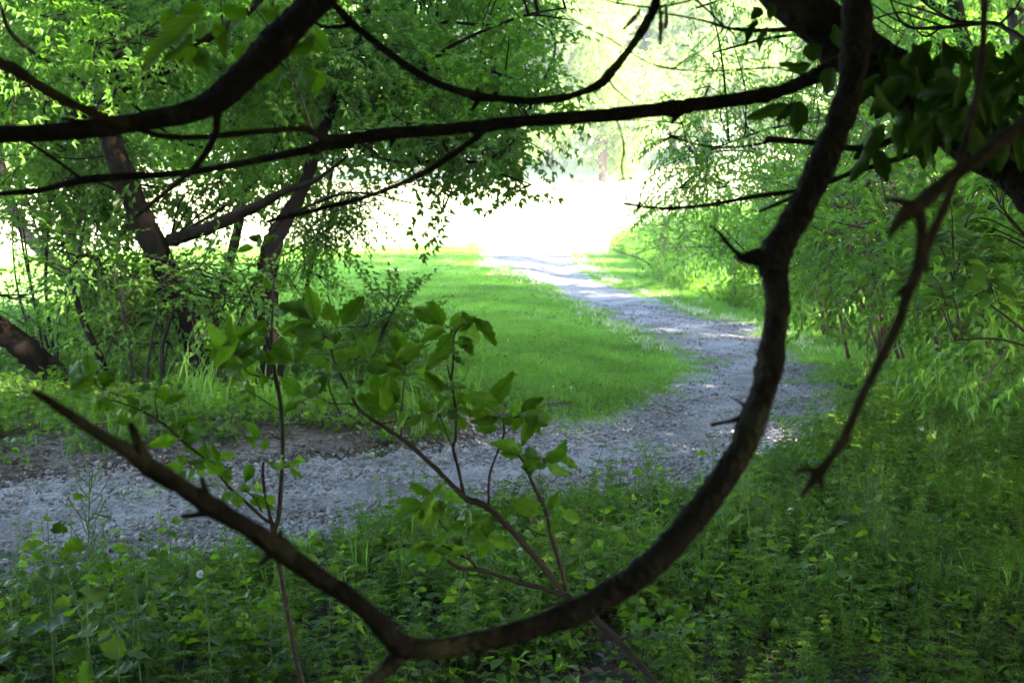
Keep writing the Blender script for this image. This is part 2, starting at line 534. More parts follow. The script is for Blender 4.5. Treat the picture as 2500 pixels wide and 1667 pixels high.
B_POLY = np.vstack([L_EDGE, [[L_EDGE[-1][0], 130], [-160, 130], [-160, L_EDGE[0][1]]]])        # the lawn's side
BANK_Y = [0, 5, 8, 12, 15, 20, 24, 34, 47, 60, 75, 130]
BANK_X = [2.6, 2.9, 3.6, 4.2, 4.4, 4.2, 4.0, 3.5, 3.9, 4.1, 5.0, 9]

def height(x, y):
    x = np.asarray(x, float); y = np.asarray(y, float)
    h = .03 * np.sin(x * 1.3 + 1) * np.sin(y * 1.1) + .02 * np.sin(x * 3.1 + y * 2.3) + .012 * np.sin(x * 7.3 - y * 6.1)
    h = h * (0.4 + .6 * smooth((np.abs(x) + np.abs(y - 10)) / 6))
    bx = np.interp(y, BANK_Y, BANK_X)
    h = h + .95 * smooth((x - bx) / 4.5) + .16 * smooth((x - bx) / .7) * smooth((y - 12) / 8)
    yf = np.interp(x, [-40, -6, -3, -1.5, -.5, .3, 1.5], [6.6, 8.8, 9.3, 9.9, 10.6, 11.3, 13])
    h = h + .17 * smooth((y - yf) / .7) * smooth((1.3 - x) / 1.2)
    far = np.maximum(0, y - 60)
    h = h + .065 * far * smooth(far / 18) + .0006 * np.maximum(0, y - 100) ** 2
    return h

def z_at(x, y):
    return float(height(np.array([x]), np.array([y]))[0])

def on_ground(px, py):
    r = FWD + (px - CX) / F * RGT + (CY - py) / F * UPC
    t = 2.0
    while t < 200:
        p = EYE + t * r
        if p[2] < z_at(p[0], p[1]):
            break
        t += .03 if t < 25 else .3
    p = EYE + t * r
    return np.array([p[0], p[1], z_at(p[0], p[1])])

def grid_axis(knots):
    out = []
    for a, b, s in knots:
        out += list(np.arange(a, b - 1e-6, s))
    out.append(knots[-1][1])
    return np.array(out)

gx = grid_axis([(-140, -40, 20), (-40, -12, 2), (-12, -6, .5), (-6, 7, .13), (7, 14, .5), (14, 40, 2), (40, 140, 20)])
gy = grid_axis([(-30, -2, 2), (-2, 3, .5), (3, 17, .13), (17, 40, .5), (40, 130, 2), (130, 190, 10)])
X, Y = np.meshgrid(gx, gy)
xf, yf_ = X.ravel(), Y.ravel()
H = height(xf, yf_)
inp = inside(PATH_POLY, xf, yf_)
dE = np.minimum(seg_dist(L_EDGE[::3], xf, yf_), seg_dist(R_EDGE[::3], xf, yf_))
near = np.hypot(xf, yf_ - 12) < 60
H = np.where(inp & near, H - .07 * smooth(dE / .25), H)
nx, ny = len(gx), len(gy)
ii = (np.arange(ny - 1)[:, None] * nx + np.arange(nx - 1)[None]).ravel()
quads = np.stack([ii, ii + 1, ii + nx + 1, ii + nx], -1)
side_b = inside(B_POLY, xf, yf_)
lawn = (side_b & (yf_ > 11.5) & (xf > -13)) * smooth((yf_ - 11) / 1.2) * smooth((xf + 2.6 + .2 * np.maximum(0, 20 - yf_) * 0) / .8)
lawn = np.where(side_b & (yf_ > 19), 1, lawn)
bxg = np.interp(yf_, BANK_Y, BANK_X)
lawn = np.where(~side_b & (yf_ > 15) & (xf < bxg + .5), 1, lawn)
meadow = smooth((yf_ - 52 + 3 * np.sin(xf * .7) + 2 * np.sin(xf * 1.9 + yf_)) / 16)
bank = smooth((.6 + .3 * np.sin(xf * 2.1) - np.abs(yf_ - np.interp(xf, [-40, -6, -3, -1.5, -.5, .3, 1.5], [6.8, 9.0, 9.5, 10.1, 10.8, 11.4, 13]))) / .5) * smooth((.7 - xf) / .6)

# ground material: soil, mown grass, dry pale meadow, bare dirt, mixed by where they are
m, nt, out = new_mat('ground'); Lk = nt.links
geo = N(nt, 'ShaderNodeNewGeometry')
nz = N(nt, 'ShaderNodeTexNoise'); nz.inputs['Scale'].default_value = 2.2; nz.inputs['Detail'].default_value = 8
nf = N(nt, 'ShaderNodeTexNoise'); nf.inputs['Scale'].default_value = 40; nf.inputs['Detail'].default_value = 5
Lk.new(geo.outputs['Position'], nz.inputs['Vector']); Lk.new(geo.outputs['Position'], nf.inputs['Vector'])
rs = ramp(nt, [(.3, (.022, .018, .010)), (.5, (.045, .034, .02)), (.7, (.03, .045, .012))]); Lk.new(nf.outputs['Fac'], rs.inputs[0])
rl = ramp(nt, [(.3, (.07, .14, .018)), (.5, (.1, .18, .026)), (.7, (.13, .19, .04))])
mxn = N(nt, 'ShaderNodeMixRGB'); mxn.inputs[0].default_value = .5
Lk.new(nz.outputs['Fac'], mxn.inputs[1]); Lk.new(nf.outputs['Fac'], mxn.inputs[2]); Lk.new(mxn.outputs[0], rl.inputs[0])
rm = ramp(nt, [(.3, (.32, .36, .18)), (.5, (.42, .43, .24)), (.7, (.5, .49, .31))]); Lk.new(mxn.outputs[0], rm.inputs[0])  # meadow colour paled so the field clips white like sun glare
rd = ramp(nt, [(.3, (.055, .047, .041)), (.5, (.098, .087, .078)), (.7, (.145, .13, .12))]); Lk.new(nf.outputs['Fac'], rd.inputs[0])
prev = rs.outputs[0]
for an, r in (('lawn', rl), ('meadow', rm), ('bank', rd)):
    a = N(nt, 'ShaderNodeAttribute', attribute_name=an)
    mx = N(nt, 'ShaderNodeMixRGB'); Lk.new(a.outputs['Fac'], mx.inputs[0]); Lk.new(prev, mx.inputs[1]); Lk.new(r.outputs[0], mx.inputs[2])
    prev = mx.outputs[0]
p = N(nt, 'ShaderNodeBsdfPrincipled'); p.inputs['Roughness'].default_value = .95; p.inputs['Specular IOR Level'].default_value = .15
Lk.new(prev, p.inputs['Base Color'])
b = N(nt, 'ShaderNodeBump'); b.inputs['Strength'].default_value = .8; b.inputs['Distance'].default_value = .03
Lk.new(nf.outputs['Fac'], b.inputs['Height']); Lk.new(b.outputs[0], p.inputs['Normal']); Lk.new(p.outputs[0], out.inputs[0])
M_GROUND = m
ground = link('ground', make_mesh('ground', np.stack([xf, yf_, H], -1), quads, M_GROUND,
                                  {'lawn': lawn, 'meadow': meadow, 'bank': bank}, True))
tag(ground, kind='structure')

# the gravel path: its own sheet with ragged edges that dip under the verges
m, nt, out = new_mat('gravel_bed'); Lk = nt.links
geo = N(nt, 'ShaderNodeNewGeometry')
v1 = N(nt, 'ShaderNodeTexVoronoi'); v1.inputs['Scale'].default_value = 75
n1 = N(nt, 'ShaderNodeTexNoise'); n1.inputs['Scale'].default_value = 1.3; n1.inputs['Detail'].default_value = 6
n2 = N(nt, 'ShaderNodeTexNoise'); n2.inputs['Scale'].default_value = 90; n2.inputs['Detail'].default_value = 3
for q in (v1, n1, n2): Lk.new(geo.outputs['Position'], q.inputs['Vector'])
sep = N(nt, 'ShaderNodeSeparateColor'); Lk.new(v1.outputs['Color'], sep.inputs[0])
r1 = ramp(nt, [(.0, (.072, .064, .063)), (.5, (.122, .11, .107)), (1, (.2, .183, .175))]); Lk.new(sep.outputs[0], r1.inputs[0])
r2 = ramp(nt, [(.32, (.5, .44, .36)), (.48, (.9, .87, .84)), (.66, (1.3, 1.29, 1.3))]); Lk.new(n1.outputs['Fac'], r2.inputs[0])
mu = N(nt, 'ShaderNodeMixRGB', blend_type='MULTIPLY'); mu.inputs[0].default_value = 1
Lk.new(r1.outputs[0], mu.inputs[1]); Lk.new(r2.outputs[0], mu.inputs[2])
p = N(nt, 'ShaderNodeBsdfPrincipled'); p.inputs['Roughness'].default_value = .9; p.inputs['Specular IOR Level'].default_value = .25
Lk.new(mu.outputs[0], p.inputs['Base Color'])
b = N(nt, 'ShaderNodeBump'); b.inputs['Strength'].default_value = .7; b.inputs['Distance'].default_value = .008; b.invert = True
Lk.new(v1.outputs['Distance'], b.inputs['Height']); Lk.new(b.outputs[0], p.inputs['Normal']); Lk.new(p.outputs[0], out.inputs[0])
M_GRAVEL = m
na = 24
t = np.linspace(0, 1, na)
rag = lambda i, s: .10 * math.sin(i * .9 + s) + .08 * math.sin(i * 2.3 + 2 * s) + .07 * RNG.standard_normal()
V = []
for i in range(len(L_EDGE)):
    a, c = L_EDGE[i], R_EDGE[i]
    u = unit(a - c)
    a2 = a + u * (.10 + rag(i, 0)); c2 = c - u * (.10 + rag(i, 1.7))
    P2 = a2[None] * (1 - t[:, None]) + c2[None] * t[:, None]
    z = height(P2[:, 0], P2[:, 1]) + .02 + .004 * RNG.standard_normal(na) - .015 * np.sin(t * math.pi * 2) ** 2
    z[0] -= .12; z[-1] -= .12; z[1] -= .01; z[-2] -= .01
    V.append(np.column_stack([P2, z]))
V = np.vstack(V)
ii = (np.arange(len(L_EDGE) - 1)[:, None] * na + np.arange(na - 1)[None]).ravel()
path = link('path', make_mesh('path', V, np.stack([ii, ii + 1, ii + na + 1, ii + na], -1)[:, ::-1], M_GRAVEL, None, True))
tag(path, kind='structure')

# ------------------------------------------------------------------ scatter: one object of stuff made of many small real pieces
def scatter(name, pts, scl, rot, variants, kind='stuff'):
    n = len(pts)
    me = make_mesh(name, pts, np.zeros((0, 3), int))
    a = me.attributes.new('scl', 'FLOAT', 'POINT'); a.data.foreach_set('value', np.ascontiguousarray(scl, np.float32))
    a = me.attributes.new('rot', 'FLOAT_VECTOR', 'POINT'); a.data.foreach_set('vector', np.ascontiguousarray(rot, np.float32).ravel())
    a = me.attributes.new('pick', 'INT', 'POINT'); a.data.foreach_set('value', np.ascontiguousarray(RNG.integers(0, len(variants), n), np.int32))
    o = link(name, me); tag(o, kind=kind)
    col = bpy.data.collections.new(name + '_kinds')
    for k, (vm) in enumerate(variants):
        vo = bpy.data.objects.new('%s_kind_%d' % (name, k), vm); col.objects.link(vo)
    ng = bpy.data.node_groups.new(name, 'GeometryNodeTree')
    ng.interface.new_socket('Geometry', in_out='INPUT', socket_type='NodeSocketGeometry')
    ng.interface.new_socket('Geometry', in_out='OUTPUT', socket_type='NodeSocketGeometry')
    gi = ng.nodes.new('NodeGroupInput'); go = ng.nodes.new('NodeGroupOutput')
    mp = ng.nodes.new('GeometryNodeMeshToPoints')
    ip = ng.nodes.new('GeometryNodeInstanceOnPoints')
    ci = ng.nodes.new('GeometryNodeCollectionInfo')
    ci.inputs['Collection'].default_value = col
    ci.inputs['Separate Children'].default_value = True
    ci.inputs['Reset Children'].default_value = True
    ip.inputs['Pick Instance'].default_value = True
    def attr(nm, ty):
        q = ng.nodes.new('GeometryNodeInputNamedAttribute'); q.data_type = ty; q.inputs['Name'].default_value = nm
        return q.outputs['Attribute']
    ng.links.new(gi.outputs[0], mp.inputs[0]); ng.links.new(mp.outputs[0], ip.inputs['Points'])
    ng.links.new(ci.outputs[0], ip.inputs['Instance'])
    ng.links.new(attr('pick', 'INT'), ip.inputs['Instance Index'])
    ng.links.new(attr('rot', 'FLOAT_VECTOR'), ip.inputs['Rotation'])
    ng.links.new(attr('scl', 'FLOAT'), ip.inputs['Scale'])
    ng.links.new(ip.outputs[0], go.inputs[0])
    md = o.modifiers.new('scatter', 'NODES'); md.node_group = ng
    return o

def rnd_pts(x0, x1, y0, y1, n, keep):
    x = RNG.uniform(x0, x1, n); y = RNG.uniform(y0, y1, n)
    k = keep(x, y)
    x, y = x[k], y[k]
    return np.stack([x, y, height(x, y)], -1)

def in_view(x, y, m=.9):
    return (np.abs(x) < np.maximum(y, 0.1) * .34 + m)

def spin(n, tilt=.15):
    return np.stack([RNG.normal(0, tilt, n), RNG.normal(0, tilt, n), RNG.uniform(0, 6.283, n)], -1)

def dens_noise(x, y, f=1.1):
    return .5 + .25 * np.sin(x * f * 1.9 + 1.3 * np.sin(y * f)) + .25 * np.sin(y * f * 2.3 + 1.7 * np.sin(x * f * 1.3 + 2))

# stones
def stone_mesh(seed, mat):
    rg = np.random.default_rng(seed)
    ph = (1 + 5 ** .5) / 2
    v = np.array([[-1, ph, 0], [1, ph, 0], [-1, -ph, 0], [1, -ph, 0], [0, -1, ph], [0, 1, ph], [0, -1, -ph], [0, 1, -ph],
                  [ph, 0, -1], [ph, 0, 1], [-ph, 0, -1], [-ph, 0, 1]], float) / 1.9
    f = np.array([[0, 11, 5], [0, 5, 1], [0, 1, 7], [0, 7, 10], [0, 10, 11], [1, 5, 9], [5, 11, 4], [11, 10, 2], [10, 7, 6], [7, 1, 8],
                  [3, 9, 4], [3, 4, 2], [3, 2, 6], [3, 6, 8], [3, 8, 9], [4, 9, 5], [2, 4, 11], [6, 2, 10], [8, 6, 7], [9, 8, 1]])
    v = v * (1 + .22 * rg.standard_normal((12, 1))) * np.array([1, .6 + .4 * rg.random(), .35 + .35 * rg.random()])
    return make_mesh('gravel_stone', v, f, mat)

STONES = [stone_mesh(s, M_STONE) for s in range(6)]
P1 = rnd_pts(-5, 4.5, 6, 13.5, 110000, lambda x, y: inside(PATH_POLY, x, y) & in_view(x, y))
P1 = P1[:34000]
P2 = rnd_pts(-1, 5, 13, 26, 60000, lambda x, y: inside(PATH_POLY, x, y) & in_view(x, y))[:11000]
PE = rnd_pts(-5, 4, 6, 14, 90000, lambda x, y: ~inside(PATH_POLY, x, y) & (seg_dist(L_EDGE[::3], x, y) < np.abs(RNG.normal(0, .42, x.shape))) & in_view(x, y))[:9000]
PS = np.vstack([P1, P2, PE])
PS[:, 2] += .016
PS = PS[RNG.random(len(PS)) < .25 + .9 * dens_noise(PS[:, 0], PS[:, 1], 1.3)]
scl = np.exp(RNG.normal(math.log(.0084), .5, len(PS))); scl = np.clip(scl, .0035, .027)
scatter('gravel', PS, scl, spin(len(PS), .5), STONES)

# ------------------------------------------------------------------ small plants as templates
def blades(n, h, spread, w=.004, seed=0, lean=.35):
    rg = np.random.default_rng(seed); a = Acc()
    for i in range(n):
        base = np.array([*rg.normal(0, spread, 2), 0]); ang = rg.uniform(0, 6.283)
        dirn = np.array([math.cos(ang), math.sin(ang), 0]); side = np.array([-dirn[1], dirn[0], 0])
        hh = h * rg.uniform(.5, 1.15); ln = lean * rg.uniform(.3, 1.4) * hh
        p0, p1, p2 = base, base + dirn * ln * .3 + np.array([0, 0, hh * .6]), base + dirn * ln + np.array([0, 0, hh])
        ww = w * rg.uniform(.7, 1.3)
        a.add([p0 - side * ww, p0 + side * ww, p1 - side * ww * .8, p1 + side * ww * .8, p2],
              [[0, 1, 3], [0, 3, 2], [2, 3, 4]], np.full(5, rg.random()))
    return a

def galium(seed, h=.16):
    rg = np.random.default_rng(seed); a = Acc()
    for st in range(3):
        ang = rg.uniform(0, 6.283); le = rg.uniform(.1, .45)
        base = np.array([*rg.normal(0, .03, 2), 0]); hh = h * rg.uniform(.6, 1.2)
        tip = base + np.array([math.cos(ang) * le * hh, math.sin(ang) * le * hh, hh])
        tube(a, [base, (base + tip) / 2 + [0, 0, .01], tip], [.0015, .0012, .0008], sides=3, per=1, bump=0, cap=False, rnd=.3)
        for k in range(5):
            t = (k + 1) / 5; c = base * (1 - t) + tip * t; r = .026 * (1.1 - .5 * t) * rg.uniform(.8, 1.2)
            for j in range(6):
                an = j * 1.047 + k * .5
                a.add(*place_leaf(c, [math.cos(an), math.sin(an), .25], [0, 0, 1], r, r * .36, None, rg.random()))
    return a

def rosette(seed, n=9, l=.045, h=.06, shape=None):
    rg = np.random.default_rng(seed); a = Acc()
    for i in range(n):
        ang = rg.uniform(0, 6.283); d = np.array([math.cos(ang), math.sin(ang), 0])
        hh = h * rg.uniform(.3, 1.3); b_ = d * rg.uniform(.01, .06) + [0, 0, hh]
        tube(a, [[0, 0, 0], d * .01 + [0, 0, hh * .6], b_], [.0012, .001, .0008], sides=3, per=1, bump=0, cap=False, rnd=.4)
        ll = l * rg.uniform(.6, 1.3)
        a.add(*place_leaf(b_, d + [0, 0, rg.normal(-.05, .5)], [rg.normal(0, .45), rg.normal(0, .45), 1], ll, ll * rg.uniform(.6, .9), shape or leaf_simple(.15, .15, .35), rg.random()))
    return a

KID = leaf_toothed(6, teeth=.08, belly=.35, heart=.1, seed=3)
GRASS_T = [blades(12, .26, .035, .004, s, .55).mesh('grass_tuft', M_GRASS) for s in range(4)]
LAWN_T = [blades(52, .052, .11, .0045, s + 10, .6).mesh('lawn_tuft', M_GRASS) for s in range(4)]
LONG_T = [blades(16, .5, .07, .006, s + 20, .6).mesh('long_grass_tuft', M_GRASS) for s in range(3)]
GAL_T = [galium(s).mesh('bedstraw', M_HERB) for s in range(4)]
ROS_T = [rosette(s).mesh('small_herb', M_HERB) for s in range(4)]
KID_T = [rosette(s + 30, 8, .046, .11, KID).mesh('young_mustard', M_HERB) for s in range(4)]

def keepA(lo, hi):
    """points on the camera's side of the path whose distance to the path lies between lo and hi"""
    def k(x, y):
        d = seg_dist(R_EDGE[::3], x, y)
        return inside(A_POLY, x, y) & (d > lo * (.6 + .8 * dens_noise(x, y))) & (d < hi) & in_view(x, y, 1.2)
    return k

# ground cover between the camera and the path
Pn = rnd_pts(-4, 4.2, 3.2, 12.5, 46000, keepA(.12, 9))
sel = RNG.random(len(Pn))
dn = dens_noise(Pn[:, 0], Pn[:, 1], 1.6)
keepn = RNG.random(len(Pn)) < np.clip(.35 + .25 * (Pn[:, 1] - 4.5), .35, 1) * (.4 + .8 * dens_noise(Pn[:, 0] + 3, Pn[:, 1], 2.3))
Pn, sel, dn = Pn[keepn], sel[keepn], dn[keepn]
g = Pn[(sel < .40) & (dn < .8)]; r_ = Pn[(sel > .40) & (sel < .68)]; k_ = Pn[(sel > .68) & (sel < .82) & (dn > .3)]; gr = Pn[(sel > .82) & (sel < .86) & (Pn[:, 1] > 6.2)]
scatter('bedstraw_cover', g, RNG.uniform(.5, 1.1, len(g)) * (1 + .9 * (RNG.random(len(g)) < .12)), spin(len(g)), GAL_T)
scatter('herb_cover', r_, RNG.uniform(.5, 1.2, len(r_)), spin(len(r_)), ROS_T)
scatter('young_mustard_cover', k_, RNG.uniform(.5, 1.1, len(k_)), spin(len(k_)), KID_T)
scatter('verge_grass', gr, RNG.uniform(.35, .75, len(gr)), spin(len(gr)), GRASS_T)
# right bank: taller herbs and long grass
Pr = rnd_pts(2.2, 12, 11, 34, 30000, keepA(.25, 7))
sel = RNG.random(len(Pr)); bx = np.interp(Pr[:, 1], BANK_Y, BANK_X)
up = Pr[:, 0] > bx - .4
q = Pr[(sel < .32) & (up | (Pr[:, 1] < 15))]; scatter('bank_herb_cover', q, RNG.uniform(1.0, 2.4, len(q)), spin(len(q)), ROS_T + KID_T)
q = Pr[(sel > .32) & (sel < .39) & (up | (Pr[:, 1] < 16))]; scatter('bank_grass', q, RNG.uniform(.5, 1.1, len(q)), spin(len(q)), LONG_T)
Pq = rnd_pts(1, 9, 30, 66, 9000, lambda x, y: inside(A_POLY, x, y) & (x > np.interp(y, BANK_Y, BANK_X) - .2))
scatter('far_bank_grass', Pq, RNG.uniform(.8, 1.6, len(Pq)), spin(len(Pq)), LONG_T)
q = Pr[(sel > .5) & ~up]; scatter('right_verge_grass', q, RNG.uniform(.3, .6, len(q)), spin(len(q)), GRASS_T)
# lawn inside the bend, and the mown strip on the right
def keep_lawn(x, y):
    b_ = inside(B_POLY, x, y) & (seg_dist(L_EDGE[::3], x, y) > .02) & ((x > -2.2) | (y > 17)) & (y > 11.4)
    a_ = inside(A_POLY, x, y) & (y > 14.5) & (x < np.interp(y, BANK_Y, BANK_X) + .2)
    return (a_ | b_) & in_view(x, y, .5)
Pl = np.vstack([rnd_pts(-4, 4.5, 11.3, 20, 15000, keep_lawn), rnd_pts(-7, 5, 20, 36, 16000, keep_lawn), rnd_pts(-12, 5, 36, 64, 9000, keep_lawn)])
scatter('lawn_grass', Pl, np.where(Pl[:, 1] > 36, .95, np.where(Pl[:, 1] > 20, .85, .85)) * RNG.uniform(.7, 1.2, len(Pl)), spin(len(Pl), .1), LAWN_T)
# edge of the lawn: sparse pale and dry blades along the path
Pd = rnd_pts(-1, 5, 17, 50, 60000, lambda x, y: ~inside(PATH_POLY, x, y) & (np.minimum(seg_dist(L_EDGE[::3], x, y), seg_dist(R_EDGE[::3], x, y)) < np.abs(RNG.normal(0, .25, x.shape))))[:900]
DRY_T = [blades(9, .09, .05, .004, s + 40, .9).mesh('dry_tuft', M_DRY) for s in range(3)]
scatter('dry_verge_grass', Pd, RNG.uniform(.6, 1.3, len(Pd)), spin(len(Pd)), DRY_T)
# lawn grass creeping out over the gravel, and broad weeds in the lawn
Pe = rnd_pts(-1, 5, 11, 40, 120000, lambda x, y: inside(PATH_POLY, x, y) & (np.minimum(seg_dist(L_EDGE[::3], x, y), seg_dist(R_EDGE[::3], x, y)) < np.abs(RNG.normal(0, .16, x.shape))) & (dens_noise(x, y, 2.1) > .35))[:1300]
scatter('creeping_grass', Pe, RNG.uniform(.3, .8, len(Pe)), spin(len(Pe), .1), LAWN_T)
Pb = rnd_pts(-4, 4.5, 11.3, 34, 9000, lambda x, y: keep_lawn(x, y) & (RNG.random(x.shape) < dens_noise(x, y, .9) ** 2 * (1.5 - smooth((y - 11) / 8))))[:1300]
scatter('lawn_weed_cover', Pb, RNG.uniform(.5, 1.0, len(Pb)), spin(len(Pb)), ROS_T)
# weeds growing in the gravel itself
Pw = rnd_pts(-4, 4, 6.5, 20, 9000, lambda x, y: inside(PATH_POLY, x, y) & (dens_noise(x, y, 1.7) + .5 * smooth((.5 - seg_dist(R_EDGE[::3], x, y)) / .5) > .88) & in_view(x, y))[:1500]
scatter('gravel_weed_cover', Pw, RNG.uniform(.25, .6, len(Pw)), spin(len(Pw)), ROS_T + LAWN_T[:2])
# left verge under the trees
kb = lambda x, y: inside(B_POLY, x, y) & (seg_dist(L_EDGE[::3], x, y) > .14 + .6 * dens_noise(x, y, 1.4)) & (x < .0 - (y - 11) * .3) & in_view(x, y, 1)
Pv = rnd_pts(-7, 1.0, 9.3, 19, 26000, kb)
Pv = Pv[~((Pv[:, 0] < -2.6) & (RNG.random(len(Pv)) < .35))]
sel = RNG.random(len(Pv))
q = Pv[sel < .28]; scatter('shade_herb_cover', q, RNG.uniform(.5, 1.25, len(q)), spin(len(q)), ROS_T + KID_T)
q = Pv[(sel > .28) & (sel < .37)]; scatter('shade_grass', q, RNG.uniform(.3, .55, len(q)), spin(len(q)), GRASS_T)
q = Pv[(sel > .62) & (sel < .63) & (Pv[:, 0] > -2.5)]; scatter('tall_shade_grass', q, RNG.uniform(.5, .9, len(q)), spin(len(q)), LONG_T)
# seeding grass of the sunlit meadow, colour paled to glare white
Pm = rnd_pts(-30, 22, 52, 110, 12500, lambda x, y: ~inside(PATH_POLY, x, y) & (seg_dist(L_EDGE[::3], x, y) > .8) & (RNG.random(x.shape) < smooth((y - 50 + 3 * np.sin(x * .8)) / 20)))
MEA_T = [blades(22, .3, .25, .012, s + 60, .5).mesh('meadow_tuft', M_DRY) for s in range(3)]
scatter('meadow_grass', Pm, RNG.uniform(.5, 1.1, len(Pm)) * (.5 + .5 * smooth((Pm[:, 1] - 52) / 20)), spin(len(Pm)), MEA_T)
# white clover heads on the lawn
clo = Acc()
for k in range(7):
    th, ph_ = k * 2.4, (k / 7) ** .5 * 1.2
    d = np.array([math.sin(ph_) * math.cos(th), math.sin(ph_) * math.sin(th), math.cos(ph_)])
    clo.add(*place_leaf(np.array([0, 0, .09]), d, [0, 0, 1.01], .014, .009, None, .2))
tube(clo, [[0, 0, 0], [.003, 0, .05], [0, 0, .09]], [.001, .001, .001], sides=3, per=1, bump=0)
CLOVER = [clo.mesh('clover_head', M_FLUFF)]
Pc = np.vstack([rnd_pts(-1.2, 4.5, 11.5, 22, 3000, keep_lawn)[:70], rnd_pts(2, 5.5, 8, 14, 900, keepA(.3, 3))[:60]])
scatter('clover_flower_cover', Pc, RNG.uniform(.5, 1.0, len(Pc)), spin(len(Pc)), CLOVER)
# twigs and leaf litter on the dirt bank
lit = []
for s in range(3):
    a = Acc(); rg = np.random.default_rng(s)
    for k in range(5):
        p0 = np.array([*rg.normal(0, .06, 2), .006]); d = unit([*rg.normal(0, 1, 2), 0]) * rg.uniform(.03, .09)
        tube(a, [p0, p0 + d * .5 + [0, 0, .004], p0 + d], [.002, .002, .001], sides=4, per=1)
        a.add(*place_leaf(p0 + rg.normal(0, .05, 3) * [1, 1, .1], [*rg.normal(0, 1, 2), .1], [*rg.normal(0, .3, 2), 1], .03, .015, None, rg.random()))
    lit.append(a.mesh('litter', M_SEED))
Pt = rnd_pts(-5, 1, 9, 13, 9000, lambda x, y: inside(B_POLY, x, y) & (seg_dist(L_EDGE[::3], x, y) < 1.1))[:1600]
scatter('twig_litter', Pt, RNG.uniform(.6, 1.3, len(Pt)), spin(len(Pt), .05), lit)

# dead leaves on the bare soil of the near ground
dl = []
for s_ in range(3):
    a = Acc(); rg = np.random.default_rng(s_ + 70)
    for k in range(3):
        a.add(*place_leaf(np.array([*rg.normal(0, .05, 2), .008]), [*rg.normal(0, 1, 2), .1], [*rg.normal(0, .4, 2), 1], rg.uniform(.03, .06), rg.uniform(.02, .035), leaf_simple(.2, -.2, .45), rg.random()))
    dl.append(a.mesh('dead_leaf', M_DEADLEAF))
Pd2 = rnd_pts(-4, 6, 3.2, 12, 5000, keepA(.0, 9))[:2200]
scatter('dead_leaf_litter', Pd2, RNG.uniform(.7, 1.3, len(Pd2)), spin(len(Pd2), .1), dl)
# ------------------------------------------------------------------ trees and shrubs
def nearest(curves, c):
    best = None
    for P in curves:
        dd = np.linalg.norm((P - c) * np.array([1, 1, .8]), axis=1) + 1.5 * np.maximum(0, P[:, 2] - c[2])
        i = int(np.argmin(dd))
        if best is None or dd[i] < best[0]:
            best = (dd[i], P[i])
    return best[1]

def build_tree(name, label, cat, base, trunks, limbs, clumps, sprays, scale=1.0, leafm=None, barkm=None,
               group=None, crown='crown', ntw=4, squash=.8, join=.012, trunk_name='trunk', droop=-.15, sides=12, limb_name='limb'):
    root = thing(name, label, cat, base, group)
    base = np.asarray(base, float)
    curves = []
    for k, (P, R) in enumerate(trunks):
        a = Acc(); curves.append(tube(a, P, R, sides=sides, per=5, bump=.05, seed=k))
        a.obj(trunk_name, barkm, root, base, True)
    for k, (P, R) in enumerate(limbs):
        a = Acc(); curves.append(tube(a, P, R, sides=8, per=5, bump=.06, seed=k + 50))
        a.obj(limb_name, barkm, root, base, True)
    fol, tw = Acc(), Acc()
    for c, r, n in clumps:
        s = nearest(curves, c)
        mid = (s + c) / 2 + RNG.normal(0, .08, 3) * np.linalg.norm(c - s) + np.array([0, 0, .06 * np.linalg.norm(c - s)])
        ln = np.linalg.norm(c - s)
        j = join * min(1.6, .5 + ln * .4)
        P = tube(tw, [s, mid, c], [j, j * .7, j * .35], sides=5, per=4, bump=.05, cap=False)
        clump(fol, c, r, n, sprays, scale, squash, droop=droop, twigs=tw, ntw=ntw)
    if clumps:
        o = tw.obj('twigs', barkm, root, base); tag(o, kind='stuff')
        o = fol.obj(crown, leafm, root, base); tag(o, kind='stuff')
    return root

def pxclumps(box, n, d, r, k, keep=None, jitter=1.0):
    """n leafy clumps somewhere in the view frustum of a photo box, d metres away"""
    x0, y0, x1, y1 = box; out = []
    tries = 0
    while len(out) < n and tries < n * 40:
        tries += 1
        x, y = RNG.uniform(x0, x1), RNG.uniform(y0, y1)
        if keep and not keep(x, y):
            continue
        out.append((at(x, y, RNG.uniform(*d)), RNG.uniform(*r), int(k * RNG.uniform(.75, 1.25))))
    return out

